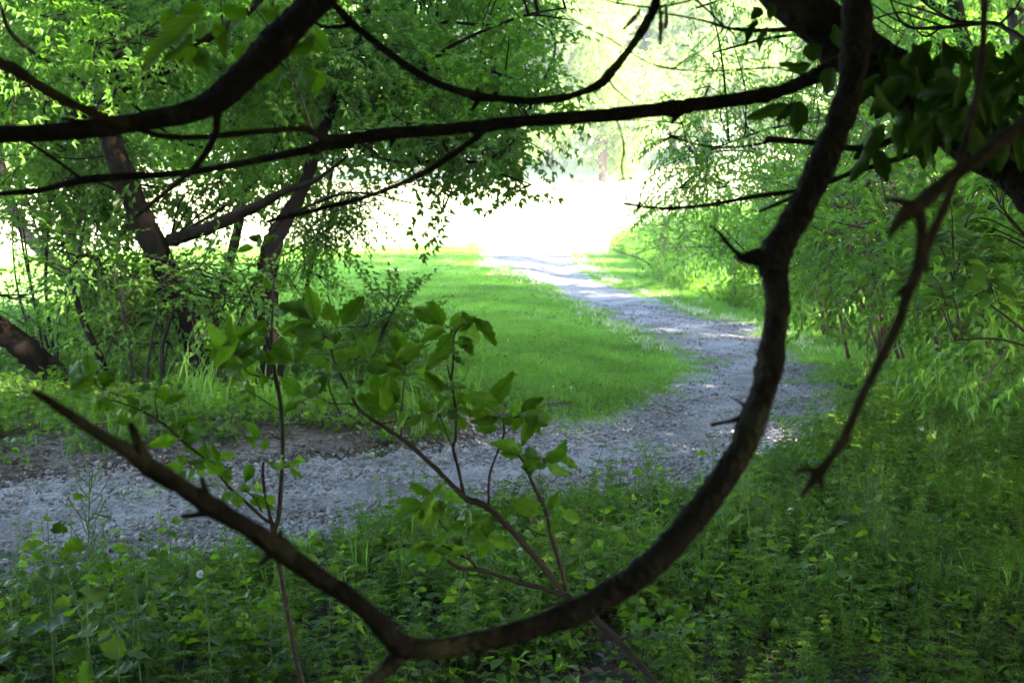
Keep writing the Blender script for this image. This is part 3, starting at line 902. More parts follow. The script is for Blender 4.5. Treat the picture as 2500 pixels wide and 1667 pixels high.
# --- left: the big tree with the forked trunk
d = 13.0
T1 = line([(548, 1015, 12.9, 150), (530, 985, 12.95, 108), (515, 955, 13, 82), (500, 900, 13, 70), (470, 810, 13, 66), (430, 720, 13, 66), (375, 600, 13, 62), (330, 500, 13, 58),
           (295, 410, 13, 54), (268, 330, 13, 54), (262, 270, 13, 60), (258, 240, 13, 50)])
L1 = [line([(415, 588, 13, 34), (470, 570, 12.8, 32), (536, 545, 12.6, 30), (631, 501, 12.4, 26), (700, 465, 12.2, 20), (770, 440, 12, 12), (850, 380, 11.8, 6)]),
      line([(260, 250, 13, 40), (325, 199, 12.8, 34), (364, 172, 12.8, 34), (413, 168, 12.7, 30), (440, 134, 12.6, 28), (517, 88, 12.5, 24), (586, 46, 12.4, 20), (660, -30, 12.2, 14), (760, -160, 12, 8)]),
      line([(329, 190, 12.8, 16), (302, 119, 13, 14), (276, 96, 13.1, 14), (245, 50, 13.2, 13), (222, 0, 13.3, 12), (200, -90, 13.5, 8), (190, -300, 13.6, 4)]),
      line([(258, 250, 13, 36), (190, 275, 13.2, 28), (120, 230, 13.4, 20), (30, 190, 13.6, 14), (-90, 100, 13.8, 9)]),
      line([(235, 238, 13, 12), (205, 205, 13, 11), (160, 176, 12.9, 10), (77, 126, 12.8, 10), (19, 69, 12.7, 9), (4, 0, 12.7, 8), (-5, -120, 12.6, 5)]),
      line([(240, 180, 14, 14), (199, 84, 14.2, 13), (161, 38, 14.3, 13), (126, 0, 14.4, 12), (60, -120, 14.6, 8)])]
cl = pxclumps((-180, -60, 720, 380), 50, (13.4, 17.0), (.42, .7), 24)
cl += pxclumps((-180, -60, 700, 230), 10, (11.6, 12.6), (.35, .5), 13)
cl += pxclumps((-250, -900, 800, -150), 40, (11, 16), (.7, 1.1), 24)
cl += pxclumps((120, 380, 640, 540), 12, (13.4, 15), (.28, .42), 13)
M1 = build_tree('forked_tree', 'dark forked tree with a crooked trunk and a pale sawn stub, at the left', 'tree',
                (T1[0][0][0], T1[0][0][1], z_at(T1[0][0][0], T1[0][0][1]) - .05), [T1], L1, cl, SPR_BOX, .9, M_BOX, M_SHADED_BARK)
# the pale cut stub on its trunk
a = Acc(); P, R = line([(294, 492, 12.95, 16), (287, 497, 12.8, 16), (283, 499, 12.74, 15)]); tube(a, P, R, 9, 2, .02)
b0 = M1.location; o = a.obj('cut_stub', M_SAND, M1, tuple(b0)); o['label'] = 'pale round face of a sawn branch'

# --- left: the slimmer upright tree whose crown reaches over the lawn
T2 = line([(674, 1008, 12.6, 110), (670, 975, 12.6, 72), (667, 945, 12.6, 60), (664, 900, 12.6, 58), (655, 800, 12.6, 56), (652, 720, 12.7, 56), (655, 650, 12.8, 52), (668, 590, 12.9, 48), (700, 530, 13.2, 40), (735, 470, 13.5, 32),
           (765, 390, 13.8, 28), (800, 290, 14, 26), (840, 190, 14.2, 24), (880, 90, 14.4, 22), (905, -20, 14.6, 20), (930, -200, 15, 14), (940, -500, 15.2, 8)])
L2 = [line([(770, 370, 13.8, 14), (857, 356, 13.6, 12), (934, 390, 13.4, 10), (1003, 398, 13.2, 9), (1068, 392, 13, 9), (1183, 400, 12.8, 8), (1225, 425, 12.7, 6), (1297, 451, 12.6, 4)]),
      line([(1183, 400, 12.8, 7), (1225, 367, 12.9, 6), (1244, 340, 13, 5), (1300, 310, 13.1, 3)]),
      line([(800, 290, 14, 14), (861, 264, 13.8, 12), (934, 245, 13.7, 12), (972, 214, 13.6, 12), (1030, 172, 13.5, 11), (1087, 122, 13.4, 10), (1144, 92, 13.3, 9), (1198, 69, 13.2, 8), (1290, 36, 13.1, 6), (1380, 20, 13, 4)]),
      line([(875, 95, 14.4, 12), (941, 63, 14.2, 11), (1068, 54, 14, 10), (1202, 61, 13.8, 8), (1294, 38, 13.6, 6), (1400, 50, 13.4, 3)]),
      line([(860, 130, 14.3, 10), (960, 150, 14.5, 8), (1080, 210, 14.8, 7), (1200, 250, 15, 6), (1330, 330, 15.2, 4)]),
      line([(690, 545, 13.1, 10), (760, 500, 13.4, 8), (860, 470, 13.6, 6), (980, 490, 13.8, 4), (1080, 520, 13.8, 3)])]
def over_lawn(x, y):
    edge = np.interp(x, [640, 760, 860, 960, 1040, 1150, 1260, 1330, 1420, 1500], [470, 480, 470, 460, 500, 480, 490, 500, 420, 380])
    rt = np.interp(y, [-100, 300, 340, 380, 460, 520], [1370, 1360, 1420, 1440, 1360, 1250])
    return y < edge - 40 and x < rt
cl = pxclumps((640, -60, 1480, 470), 54, (13.2, 17), (.35, .6), 20, lambda x, y: over_lawn(x + 90, y + 130))
cl += pxclumps((900, 300, 1440, 500), 14, (12.3, 13.8), (.16, .26), 7, lambda x, y: over_lawn(x + 80, y + 90))
cl += pxclumps((600, -1000, 1450, -150), 18, (12, 17), (.7, 1.1), 24)
cl += [(at(x, y, 13.2), .12, 4) for x, y in [(1065, 480), (1100, 470), (1270, 465)]]
M2 = build_tree('overhanging_tree', 'slim upright tree whose leafy crown hangs out over the lawn', 'tree',
                (T2[0][0][0], T2[0][0][1], z_at(T2[0][0][0], T2[0][0][1]) - .05), [T2], L2, cl, SPR_BOX, .92, M_BOX, M_SHADED_BARK)

# --- left edge: the thick leaning trunk, and what grows behind it
T3 = line([(185, 1005, 13.2, 60), (160, 955, 13.2, 62), (128, 910, 13.2, 62), (90, 875, 13.1, 62), (40, 835, 13, 62), (-20, 790, 12.9, 60), (-110, 700, 12.7, 56), (-260, 520, 12.4, 50), (-420, 250, 12, 40), (-500, -100, 11.8, 26)])
cl = pxclumps((-700, -700, -250, 300), 14, (11, 14), (.7, 1.1), 24)
build_tree('leaning_tree', 'thick mossy trunk leaning steeply out of the left edge of the photo', 'tree',
           (T3[0][0][0], T3[0][0][1], z_at(T3[0][0][0], T3[0][0][1]) - .05), [T3], [], cl, SPR_BOX, 1.0, M_BOX, M_SHADED_BARK)
T4 = line([(300, 815, 20, 40), (240, 735, 20, 34), (190, 685, 20, 32), (153, 662, 20, 30), (115, 626, 20, 30), (77, 588, 20.2, 28), (40, 530, 20.4, 26), (10, 440, 20.8, 24), (-10, 300, 21, 20), (0, 100, 21, 12)])
cl = pxclumps((-160, 60, 330, 410), 20, (18.5, 23), (.55, .85), 22) + pxclumps((-250, -700, 400, 0), 8, (19, 24), (.9, 1.4), 30)
build_tree('grey_leaning_tree', 'pale grey trunk leaning left against the bright meadow, behind the thin stems', 'tree',
           (T4[0][0][0], T4[0][0][1], z_at(T4[0][0][0], T4[0][0][1]) - .05), [T4], [], cl, SPR_BOX, 1.15, M_BOX, M_PALEBARK)
T5 = line([(215, 800, 22, 26), (185, 640, 22, 24), (158, 520, 22, 24), (125, 470, 22, 24), (90, 420, 22, 24), (66, 350, 22, 24), (60, 250, 22, 22), (80, 100, 22, 18), (100, -150, 22, 12)])
L5 = [line([(90, 430, 22, 14), (140, 365, 22, 8), (146, 340, 22, 6), (150, 280, 22, 5)]), line([(145, 372, 22, 6), (180, 365, 22, 5), (235, 360, 22, 4)])]
cl = pxclumps((20, -60, 480, 400), 20, (20, 25), (.6, .9), 22) + pxclumps((-100, -700, 500, -60), 7, (20, 25), (.9, 1.4), 30)
build_tree('pink_barked_tree', 'slender tree with pinkish sunlit bark behind the forked tree', 'tree',
           (T5[0][0][0], T5[0][0][1], z_at(T5[0][0][0], T5[0][0][1]) - .05), [T5], L5, cl, SPR_BOX, 1.15, M_BOX, M_PALEBARK)
T6 = line([(520, 830, 19, 30), (525, 760, 19, 28), (545, 690, 19, 28), (560, 640, 19, 26), (580, 560, 19, 24), (600, 450, 19, 20), (640, 250, 19, 16), (660, 0, 19, 10)])
cl = pxclumps((330, -60, 760, 420), 22, (17.5, 22), (.55, .85), 22) + pxclumps((300, -800, 800, -60), 7, (18, 23), (.9, 1.4), 30)
build_tree('backlit_tree', 'thin dark tree against the bright meadow between the two near trunks', 'tree',
           (T6[0][0][0], T6[0][0][1], z_at(T6[0][0][0], T6[0][0][1]) - .05), [T6], [], cl, SPR_BOX, 1.1, M_BOX, M_SHADED_BARK)
# fringe of small leaves hanging beside the slim tree
T7 = line([(705, 1000, 16, 14), (720, 850, 16, 12), (745, 720, 16, 11), (770, 600, 16, 10), (800, 480, 16, 9), (820, 330, 16, 7), (830, 150, 16, 5)])
cl = pxclumps((690, 450, 880, 620), 22, (14.8, 16.5), (.18, .34), 16) + pxclumps((690, 620, 830, 700), 5, (15, 16.5), (.2, .35), 14)
build_tree('small_leaved_tree', 'young tree with fine small leaves hanging just right of the slim upright trunk', 'tree',
           (T7[0][0][0], T7[0][0][1], z_at(T7[0][0][0], T7[0][0][1]) - .05), [T7], [], cl, SPR_SMALL, .95, M_BOX, M_TWIG, join=.008)

def shrub(name, label, stems, clumps, sprays, scale=1.0, leafm=M_SHR, barkm=M_TWIG, cat='shrub', group=None, ntw=4, droop=-.1, join=.006):
    st = [line(s) for s in stems]
    b = st[0][0][0]
    return build_tree(name, label, cat, (b[0], b[1], z_at(b[0], b[1]) - .02), st, [], clumps, sprays, scale, leafm, barkm, group,
                      crown='foliage', ntw=ntw, trunk_name='stem', sides=6, droop=droop, join=join)

shrub('multi_stemmed_shrub', 'bunch of thin upright dark stems beside the thick leaning trunk',
      [[(140, 985, 13.8, 12), (135, 890, 13.8, 11), (115, 750, 13.8, 10), (112, 650, 13.9, 10), (118, 560, 14, 8), (130, 420, 14, 5)],
       [(130, 985, 13.9, 9), (105, 850, 13.9, 8), (80, 720, 14, 8), (55, 600, 14.1, 7), (40, 500, 14.2, 5)],
       [(145, 985, 13.7, 9), (140, 850, 13.7, 8), (150, 740, 13.6, 7), (185, 640, 13.5, 5), (200, 560, 13.5, 4)],
       [(135, 985, 14, 8), (120, 860, 14, 8), (85, 740, 14, 7), (68, 640, 14, 6), (55, 540, 14, 5), (50, 440, 14, 4)],
       [(120, 985, 14.1, 7), (88, 850, 14.1, 7), (50, 740, 14.1, 6), (32, 620, 14.1, 5), (34, 500, 14.1, 4)]],
      pxclumps((-60, 680, 200, 830), 10, (13.6, 14.6), (.22, .36), 11) + pxclumps((-60, 430, 300, 640), 17, (13.6, 15.5), (.25, .42), 12), SPR_SMALL, 1.15)
shrub('dense_shrub', 'dense dark shrub covering the foot of the forked tree',
      [[(330, 990, 12.7, 10), (320, 880, 12.6, 9), (300, 760, 12.5, 7), (280, 650, 12.4, 4)],
       [(350, 990, 12.6, 10), (365, 860, 12.5, 8), (390, 740, 12.4, 6), (410, 640, 12.4, 4)],
       [(400, 985, 12.6, 12), (395, 900, 12.6, 12), (398, 840, 12.6, 10), (430, 740, 12.5, 5)]],
      pxclumps((200, 640, 430, 850), 24, (12.8, 13.8), (.2, .34), 17) + pxclumps((400, 640, 500, 740), 5, (12.2, 12.8), (.16, .28), 10), SPR_SMALL, 1.15)
shrub('leaning_sapling', 'dark bare stem leaning left in front of the dense shrub', [[(270, 985, 12.9, 22), (262, 925, 12.9, 20), (240, 860, 12.8, 19), (203, 783, 12.8, 18), (180, 700, 12.8, 12), (170, 640, 12.8, 7)]],
      pxclumps((120, 600, 240, 720), 5, (12.6, 13.2), (.25, .4), 12), SPR_SMALL, 1.1, barkm=M_SHADED_BARK, cat='tree')
shrub('lawn_side_shrub', 'leafy green shrub at the edge of the lawn right of the slim upright trunk',
      [[(880, 1010, 13.6, 10), (900, 900, 13.6, 8), (940, 800, 13.5, 7), (980, 720, 13.4, 4)], [(870, 1010, 13.7, 9), (850, 880, 13.7, 7), (820, 790, 13.7, 5), (800, 720, 13.6, 3)],
       [(890, 1010, 13.5, 9), (950, 920, 13.4, 7), (1010, 860, 13.3, 5), (1050, 840, 13.2, 3)]],
      pxclumps((870, 740, 980, 810), 7, (13, 14), (.15, .26), 10) + pxclumps((800, 830, 1000, 990), 20, (12.9, 14.2), (.2, .34), 13), SPR_BOX, .68)
shrub('backlit_sapling', 'small backlit sapling with round leaf tufts left of the slim upright trunk',
      [[(540, 1000, 12.4, 8), (535, 880, 12.4, 8), (530, 800, 12.4, 7), (545, 720, 12.4, 5), (560, 660, 12.4, 3)], [(528, 800, 12.4, 7), (515, 760, 12.4, 6), (500, 740, 12.4, 4)]],
      pxclumps((500, 650, 640, 790), 11, (12.2, 12.7), (.12, .24), 7), SPR_SMALL, 1.2)
shrub('willowherb_clump', 'pale clump of tall narrow-leaved weeds below the thick leaning trunk',
      [[(x, 1060, 11.2, 5), (x + s * 10, 1010, 11.2, 4), (x + s * 22, 950 + abs(s) * 10, 11.2, 3)] for x, s in [(80, -2), (95, -1), (110, 0), (125, 1), (140, 2), (60, -3)]],
      pxclumps((20, 975, 150, 1050), 14, (10.9, 11.5), (.1, .16), 9), SPR_LANCE, .5, M_HERB, M_STEM, cat='plant', join=.003, ntw=2)

# --- a whole tree with its own crown, for the right bank, the added shade trees behind the camera and the far meadow edge
def whole_tree(name, label, cat, h, cr, z0, n, k, sprays, scale, leafm, barkm, seed, group=None, clr=(.8, 1.2)):
    rg = np.random.default_rng(seed)
    lean = rg.normal(0, .05, 2) * h
    tp = [np.array([0, 0, -.2]), np.array([lean[0] * .2, lean[1] * .1, h * .3]), np.array([lean[0] * .5, lean[1] * .6, h * .6]), np.array([lean[0], lean[1], h * .93])]
    tr = (np.array(tp), np.array([.019, .014, .009, .002]) * h)
    limbs = []
    for i in range(7):
        t = .25 + .6 * i / 7; an = i * 2.4 + rg.random()
        s = np.array([np.interp(t, [0, .3, .6, .93], [q[j] for q in tp]) for j in range(3)])
        e = s + np.array([math.cos(an) * cr * .7, math.sin(an) * cr * .7, h * .12 * rg.uniform(.6, 1.6)])
        limbs.append((np.array([s, (s + e) / 2 + [0, 0, -.03 * h], e]), np.array([.007, .005, .002]) * h))
    cl = []
    for i in range(n):
        v = rg.standard_normal(3); v /= np.linalg.norm(v); rr = rg.random() ** .4
        c = np.array([lean[0] * .6, lean[1] * .6, (h + z0) / 2]) + v * rr * np.array([cr, cr, (h - z0) / 2]) * np.array([1, 1, .92])
        cl.append((c, rg.uniform(*clr), int(k * rg.uniform(.7, 1.3))))
    return build_tree(name, label, cat, (0, 0, 0), [tr], limbs, cl, sprays, scale, leafm, barkm, group, ntw=2, sides=9, join=.02)

# --- right: trees on the bank that shade the path
bankt = whole_tree('shade_tree', 'tall leafy tree with a full crown shading the path', 'tree', 13, 3.1, 4.0, 40, 46, SPR_BOX, 1.45, M_BOX, M_SHADED_BARK, 3, 'tall shade trees around the path', (.8, 1.3))
spots = [(9.3, 14.2, .4, 1.0), (8.2, 19, 1.9, 1.0), (10.5, 23, 3.1, 1.1), (9.2, 28.5, 4.4, .95), (10.2, 34, 5.3, 1.05), (9.6, 40, .9, .95), (11.6, 47, 2.4, .72), (8.7, 10.0, 3.7, 1.0), (8.6, 3.3, .3, 1.0), (13.5, 17, 2.2, 1.15),
         (13.4, 9.4, 5.0, 1.15), (7.8, 1.5, 1.2, 1.0)]
for i, (x, y, rz, s) in enumerate(spots):
    o = bankt if i == 0 else dup(bankt, (0, 0, 0))
    o.location = (x, y, z_at(x, y)); o.rotation_euler = (0, 0, rz); o.scale = (s, s, s)

for i, (x, y, rz, s) in enumerate([(-5.5, -2.5, .3, .95), (-1.5, -6, 2.2, 1.0), (3.5, -5, 4.0, 1.0), (-7, 3.5, 5.2, .9), (6.5, -2, 1.5, 1.0), (-5.4, 7.3, 2.9, 1.15), (6.0, 12.4, 1.1, 1.15), (-5.0, 3.0, .7, 1.1), (0.5, -9, 3.3, 1.1)]):  # unseen trees added behind and beside the camera to darken the foreground
    o = dup(bankt, (x, y, z_at(x, y)), rz, s)
under = whole_tree('blocker_tree', 'low bushy tree added under the tall trees to block light', 'tree', 4.6, 2.1, .2, 26, 34, SPR_COARSE, 1.0, M_BOX, M_SHADED_BARK, 8, 'bushy trees added to block light', (.7, 1.0))  # put in to block sun and low sky light
for i, (x, y, rz, s) in enumerate([(8.2, 15.5, 0, 1.0), (8.8, 21.5, 1.3, 1.1), (8.3, 11.8, 2.0, 1.5), (7.7, 6.9, .6, 1.2), (9.5, 31, 4, 1.1), (6.6, 9.5, 2.2, .8), (-3.2, -3.5, 2.5, 1.0), (.6, -4.2, 4.1, 1.0), (3.8, -2.4, 5.5, 1.0), (-4.4, -.2, .8, .9), (5.2, 1.8, 3, .9)]):
    o = under if i == 0 else dup(under, (0, 0, 0))
    o.location = (x, y, z_at(x, y)); o.rotation_euler = (0, 0, rz); o.scale = (s, s, s)

low = whole_tree('shade_thicket', 'low leafy thicket added out of view to deepen the near shade', 'shrub', .7, .75, .05, 14, 26, SPR_SMALL, .8, M_CAN, M_TWIG, 12, 'added thicket around the viewpoint', (.16, .24))  # out-of-view occluder, added to darken the near ground
for i, (x, y, rz) in enumerate([(-1.6, 1.4, 0), (-.4, 1.0, 1), (1.0, 1.1, 2), (2.2, 1.6, 3), (2.6, 3.0, 4), (-2.3, 2.6, 5), (-1.1, -.6, 2.2), (1.2, -.7, 4.4), (3.2, 4.2, .4), (-2.9, 4.2, 1.6)]):
    o = low if i == 0 else dup(low, (0, 0, 0))
    o.location = (x, y, z_at(x, y)); o.rotation_euler = (0, 0, rz)

# --- right: drooping narrow-leaved tree over the path
T8 = line([(2500, 760, 18, 60), (2470, 600, 18, 54), (2430, 420, 18, 48), (2380, 200, 18, 42), (2330, 0, 18, 36), (2300, -300, 18, 24)])
L8 = [line([(2390, 260, 18, 20), (2250, 150, 18, 16), (2080, 90, 18.2, 12), (1900, 90, 18.5, 8), (1740, 130, 18.8, 5)]),
      line([(2440, 440, 18, 18), (2280, 350, 17.6, 14), (2100, 300, 17.4, 10), (1900, 310, 17.4, 7), (1700, 380, 17.4, 4)]),
      line([(2340, 40, 18, 16), (2150, -40, 18.5, 12), (1900, -40, 19, 8), (1700, 20, 19, 5)]),
      line([(2450, 500, 18, 14), (2250, 430, 18.5, 10), (2050, 420, 18.8, 7), (1850, 440, 19, 4)])]
cl = pxclumps((1650, 190, 2100, 470), 24, (16, 19.5), (.3, .5), 13) + pxclumps((1700, -80, 2250, 200), 16, (16.5, 20), (.35, .55), 14)
cl += pxclumps((1620, 330, 1760, 450), 5, (16.5, 18), (.2, .35), 10) + pxclumps((2050, 0, 2500, 420), 16, (15.5, 20), (.5, .8), 24)
build_tree('drooping_tree', 'tree with drooping narrow leaves reaching over the path from the right bank', 'tree',
           (T8[0][0][0], T8[0][0][1], z_at(T8[0][0][0], T8[0][0][1]) - .05), [T8], L8, cl, SPR_LANCE, 1.0, M_SHR, M_SHADED_BARK, droop=-.45)

# --- right: belt of twiggy shrubs, each leaning towards the path
def belt(name, label, px, pyb, d, n, box, k, seed, scale=1.1, leafm=M_SHR, r=(.3, .5), top=None, barkm=M_PALEBARK):
    rg = np.random.default_rng(seed); stems = []
    top = top or box[1] + 60
    for i in range(n):
        x = px + rg.normal(0, 40); w = rg.uniform(5, 11) * 10 / d
        lx = rg.uniform(-230, 40)
        h = (pyb - top) * rg.uniform(.6, 1)
        stems.append([(x, pyb + 15, d, w), (x + lx * .25, pyb - h * .35, d - .1, w * .9), (x + lx * .6, pyb - h * .7, d - .2 * rg.random(), w * .7), (x + lx, pyb - h, d - .3 * rg.random(), w * .4)])
    return shrub(name, label, stems, pxclumps(box, k, (d - .9, d + .9), r, 17), SPR_SMALL, scale, leafm, barkm, group=None)

belt('twiggy_shrub', 'twiggy shrub with bare pinkish stems right of the arching branch', 2180, 860, 11, 12, (2000, 440, 2250, 700), 20, 1)
belt('twiggy_shrub', 'loose shrub of thin leaning stems behind the hooked dead branch', 2330, 840, 10, 12, (2080, 400, 2450, 700), 26, 2)
belt('twiggy_shrub', 'low shrub on the bank just behind the arching branch', 2040, 790, 15, 10, (1900, 470, 2100, 660), 18, 3, r=(.25, .42))
belt('twiggy_shrub', 'dark tangled shrub in the right corner below the leaning trunk', 2560, 900, 9, 10, (2300, 620, 2620, 830), 20, 4, r=(.28, .45))
belt('twiggy_shrub', 'tall thicket shrub seen through the hanging leaves', 2350, 800, 14, 12, (2000, 230, 2560, 560), 34, 5, r=(.4, .65), top=250)
belt('pale_shrub', 'pale hazy shrub on the grass bank right of the far bend', 1830, 715, 26, 8, (1720, 490, 1920, 640), 18, 6, 1.6, M_SHR, (.5, .8))
belt('pale_shrub', 'pale feathery shrub standing alone at the left end of the grass bank', 1690, 660, 36, 7, (1600, 500, 1760, 620), 15, 7, 1.9, M_SHR, (.5, .8))
belt('pale_shrub', 'tall pale shrub on the bank behind the stub of the arching branch', 1990, 720, 24, 9, (1830, 400, 2080, 640), 28, 8, 1.6, M_SHR, (.5, .8))
belt('pale_shrub', 'low grey-green shrub farthest along the grass bank', 1600, 610, 52, 6, (1545, 530, 1680, 590), 9, 9, 2.2, M_SHR, (.6, .9))
# thin sapling trunk standing clear of the belt
shrub('slender_sapling', 'slender bare sapling stem standing clear of the shrubs on the right bank',
      [[(2012, 815, 13, 10), (2008, 760, 13, 9), (1990, 700, 13, 8), (1970, 640, 13.1, 7), (1950, 580, 13.2, 5), (1935, 520, 13.2, 3)]],
      pxclumps((1900, 500, 1990, 600), 5, (13, 13.4), (.2, .3), 9), SPR_SMALL, 1.1, barkm=M_PALEBARK, cat='tree')

# --- far away: the sunlit wood at the far edge of the meadow
fars = []
for s, lab in ((21, 'sunlit tree in the wood at the far edge of the meadow'), (22, 'sunlit tree in the wood at the far edge of the meadow')):
    fars.append(whole_tree('distant_tree', lab, 'tree', 15, 4.6, .4, 34, 80, SPR_BIG, 1.5, M_FAR_VEILED, M_PALEBARK, s, 'far wood beyond the meadow', (1.2, 2.0)))
rgf = random.Random(5)
k = 0
for row, (y, n, sp) in enumerate(((112, 13, 7.5), (126, 13, 9), (145, 14, 10))):
    for i in range(n):
        x = (i - (n - 1) / 2) * sp + rgf.uniform(-2, 2) + (3 if row % 2 else 0)
        yy = y + rgf.uniform(-4, 5) - (abs(x) > 30) * 8
        src = fars[k % 2]
        o = src if k < 2 else dup(src, (0, 0, 0))
        o.location = (x, yy, z_at(x, yy)); o.rotation_euler = (0, 0, rgf.uniform(0, 6.28)); s = rgf.uniform(.8, 1.3); o.scale = (s, s, s)
        k += 1

# ------------------------------------------------------------------ thin volume added as a bright veil, imitating lens glare
HAZE = True
if HAZE:
    bpy.context.view_layer.update()
    top = 0
    for o in SC.objects:
        if o.type == 'MESH':
            for c in o.bound_box:
                top = max(top, (o.matrix_world @ Vector(c)).z)
    x0, x1, y0, y1, zb, zt = -142, 142, -32, 192, -2.0, top + 1.0
    Vh = np.array([[x, y, z] for z in (zb, zt) for y in (y0, y1) for x in (x0, x1)])
    Th = np.array([[0, 2, 3, 1], [4, 5, 7, 6], [0, 1, 5, 4], [2, 6, 7, 3], [0, 4, 6, 2], [1, 3, 7, 5]])
    m, nt, out = new_mat('veil_haze')
    pv = nt.nodes.new('ShaderNodeVolumePrincipled')
    pv.inputs['Color'].default_value = (.93, .96, 1, 1)
    pv.inputs['Density'].default_value = .0005
    pv.inputs['Anisotropy'].default_value = 0.0
    nt.links.new(pv.outputs[0], out.inputs['Volume'])
    hz = link('haze', make_mesh('haze', Vh, Th, m)); tag(hz, kind='stuff')
# ------------------------------------------------------------------ foreground: single leaves as objects
def leaf_meshes(cnt, mat, **kw):
    out = []
    for s in range(cnt):
        q = dict(kw); lob = q.pop('lobe_every', 0)
        V, T = leaf_toothed(seed=s + 1, lobes=(1 if lob and s % lob == 0 else 0), **q)
        me = make_mesh('leaf', V, T, mat, {'lx': V[:, 0], 'ly': V[:, 1]}, True)
        out.append(me)
    return out

SAP_L = leaf_meshes(7, M_SAP, n=11, teeth=.1, belly=.42, fold=.10, curl=.22, lobe_every=3)
HANG_SHADED_L = leaf_meshes(5, M_HANG_SHADED, n=9, teeth=.04, belly=.36, fold=.12, curl=.2)
LIT_L = leaf_meshes(4, M_SAP, n=9, teeth=.04, belly=.36, fold=.12, curl=.2)  # same leaf in lighter green, coloured as the lit cluster
MUS_L = leaf_meshes(5, M_HERB, n=10, teeth=.16, belly=.3, fold=.10, curl=.22, heart=.1)
BUSH_L = leaf_meshes(4, M_SHR, n=7, teeth=.02, belly=.46, fold=.14, curl=.2)

def put_leaf(parent, origin, base, tip, width, nrm, me):
    d = tip - base; L = np.linalg.norm(d)
    Rm = frames(d[None], np.asarray(nrm, float)[None])[0]
    o = bpy.data.objects.new('leaf', me); COL.objects.link(o)
    o.parent = parent
    M = Matrix([list(Rm[0]), list(Rm[1]), list(Rm[2])])
    o.location = Vector([float(v) for v in base - np.asarray(origin)])
    o.rotation_euler = M.to_euler()
    o.scale = (float(width), float(L), float(L))
    return o

def px_leaf(parent, origin, b, t, w, d, shapes, rg, tilt=.4, dd=.02, grow=1.0):
    B = at(b[0], b[1], d); Tp = B + (at(t[0], t[1], d + rg.normal(0, dd)) - B) * grow
    nrm = unit(-FWD + RGT * rg.normal(0, tilt) + np.array([0, 0, .35 + rg.normal(0, tilt)]))
    if rg.random() < .3: nrm = -nrm
    L = np.linalg.norm(Tp - B)
    W = max(w * d / F * 1.05, L * .3) * grow
    return put_leaf(parent, origin, B, Tp, W, nrm, shapes[int(rg.integers(0, len(shapes)))])

# ------------------------------------------------------------------ foreground: the tree whose boughs frame the view
trunkJ = line([(3250, 2960, 2.5, 190), (3150, 2000, 2.5, 160), (3050, 1300, 2.5, 150), (2850, 780, 2.5, 140), (2680, 560, 2.5, 135), (2560, 465, 2.5, 132), (2400, 360, 2.5, 130), (2260, 255, 2.48, 126),
               (2120, 145, 2.45, 124), (1990, 45, 2.42, 122), (1880, -60, 2.4, 116), (1760, -230, 2.4, 110), (1640, -420, 2.4, 100), (1560, -800, 2.4, 80), (1500, -1400, 2.4, 50)])
bJ = np.array([trunkJ[0][0][0], trunkJ[0][0][1], z_at(trunkJ[0][0][0], trunkJ[0][0][1]) - .05])
FT = thing('framing_tree', 'near dark tree with bare boughs framing the view and a trunk leaning at top right', 'tree', bJ)
curvesF = []
def ft_part(name, lines, mat=M_BOUGH, sides=12, per=6, bump=.07, label=None, seed=0):
    a = Acc()
    for k, (P, R) in enumerate(lines):
        curvesF.append(tube(a, P, R, sides, per, bump * .6, seed + k, knots=.1 if sides >= 10 else .06))
    o = a.obj(name, mat, FT, bJ, True)
    if label: o['label'] = label
    return o
ft_part('trunk', [trunkJ], sides=18, bump=.04, label='thick black leaning trunk')
K = line([(1780, -225, 2.3, 70), (1950, -230, 2.0, 76), (2060, -120, 1.8, 78), (2092, 0, 1.72, 76), (2091, 77, 1.7, 74), (2086, 153, 1.7, 73), (2067, 245, 1.7, 72), (2040, 325, 1.7, 72), (2006, 402, 1.7, 71), (1975, 471, 1.7, 70),
          (1944, 530, 1.7, 72), (1912, 585, 1.7, 74), (1890, 630, 1.7, 84), (1893, 684, 1.7, 66), (1898, 737, 1.7, 64), (1891, 806, 1.7, 66), (1880, 883, 1.7, 68), (1862, 959, 1.7, 64), (1837, 1028, 1.7, 72), (1814, 1090, 1.7, 66),
          (1784, 1140, 1.7, 64), (1734, 1212, 1.69, 64), (1677, 1285, 1.68, 64), (1620, 1350, 1.67, 70), (1550, 1410, 1.66, 68), (1508, 1436, 1.66, 70), (1431, 1480, 1.65, 62), (1336, 1519, 1.64, 58), (1240, 1549, 1.63, 54),
          (1144, 1570, 1.62, 52), (1068, 1582, 1.61, 50), (990, 1580, 1.6, 56), (953, 1553, 1.59, 54), (896, 1492, 1.58, 48), (838, 1446, 1.57, 48), (804, 1427, 1.57, 48), (727, 1373, 1.55, 50), (670, 1331, 1.54, 58), (593, 1281, 1.52, 46),
          (509, 1232, 1.5, 52), (440, 1186, 1.49, 42), (367, 1143, 1.47, 48), (306, 1097, 1.45, 34), (230, 1052, 1.42, 30), (153, 1001, 1.4, 25), (107, 970, 1.38, 20), (78, 955, 1.37, 12)])
ft_part('bough', [K], sides=16, per=6, bump=.06, label='long bare bough curving down and back up like a bowl')
sp = lambda L: [line(L)]
fd = 1.7
ft_part('spur', sp([(1890, 632, fd, 70), (1850, 628, fd, 46), (1814, 629, fd, 24), (1800, 618, fd, 14), (1784, 603, fd, 10), (1765, 580, fd, 13), (1757, 570, fd, 8), (1734, 550, fd, 6)]), bump=.1)
ft_part('spur', sp([(1764, 584, fd, 8), (1759, 590, fd, 5), (1753, 593, fd, 3)]))
ft_part('spur', sp([(1838, 1020, fd, 46), (1805, 1021, fd, 18), (1784, 1028, fd, 10), (1758, 1032, fd, 9), (1736, 1038, fd, 11)]), bump=.1)
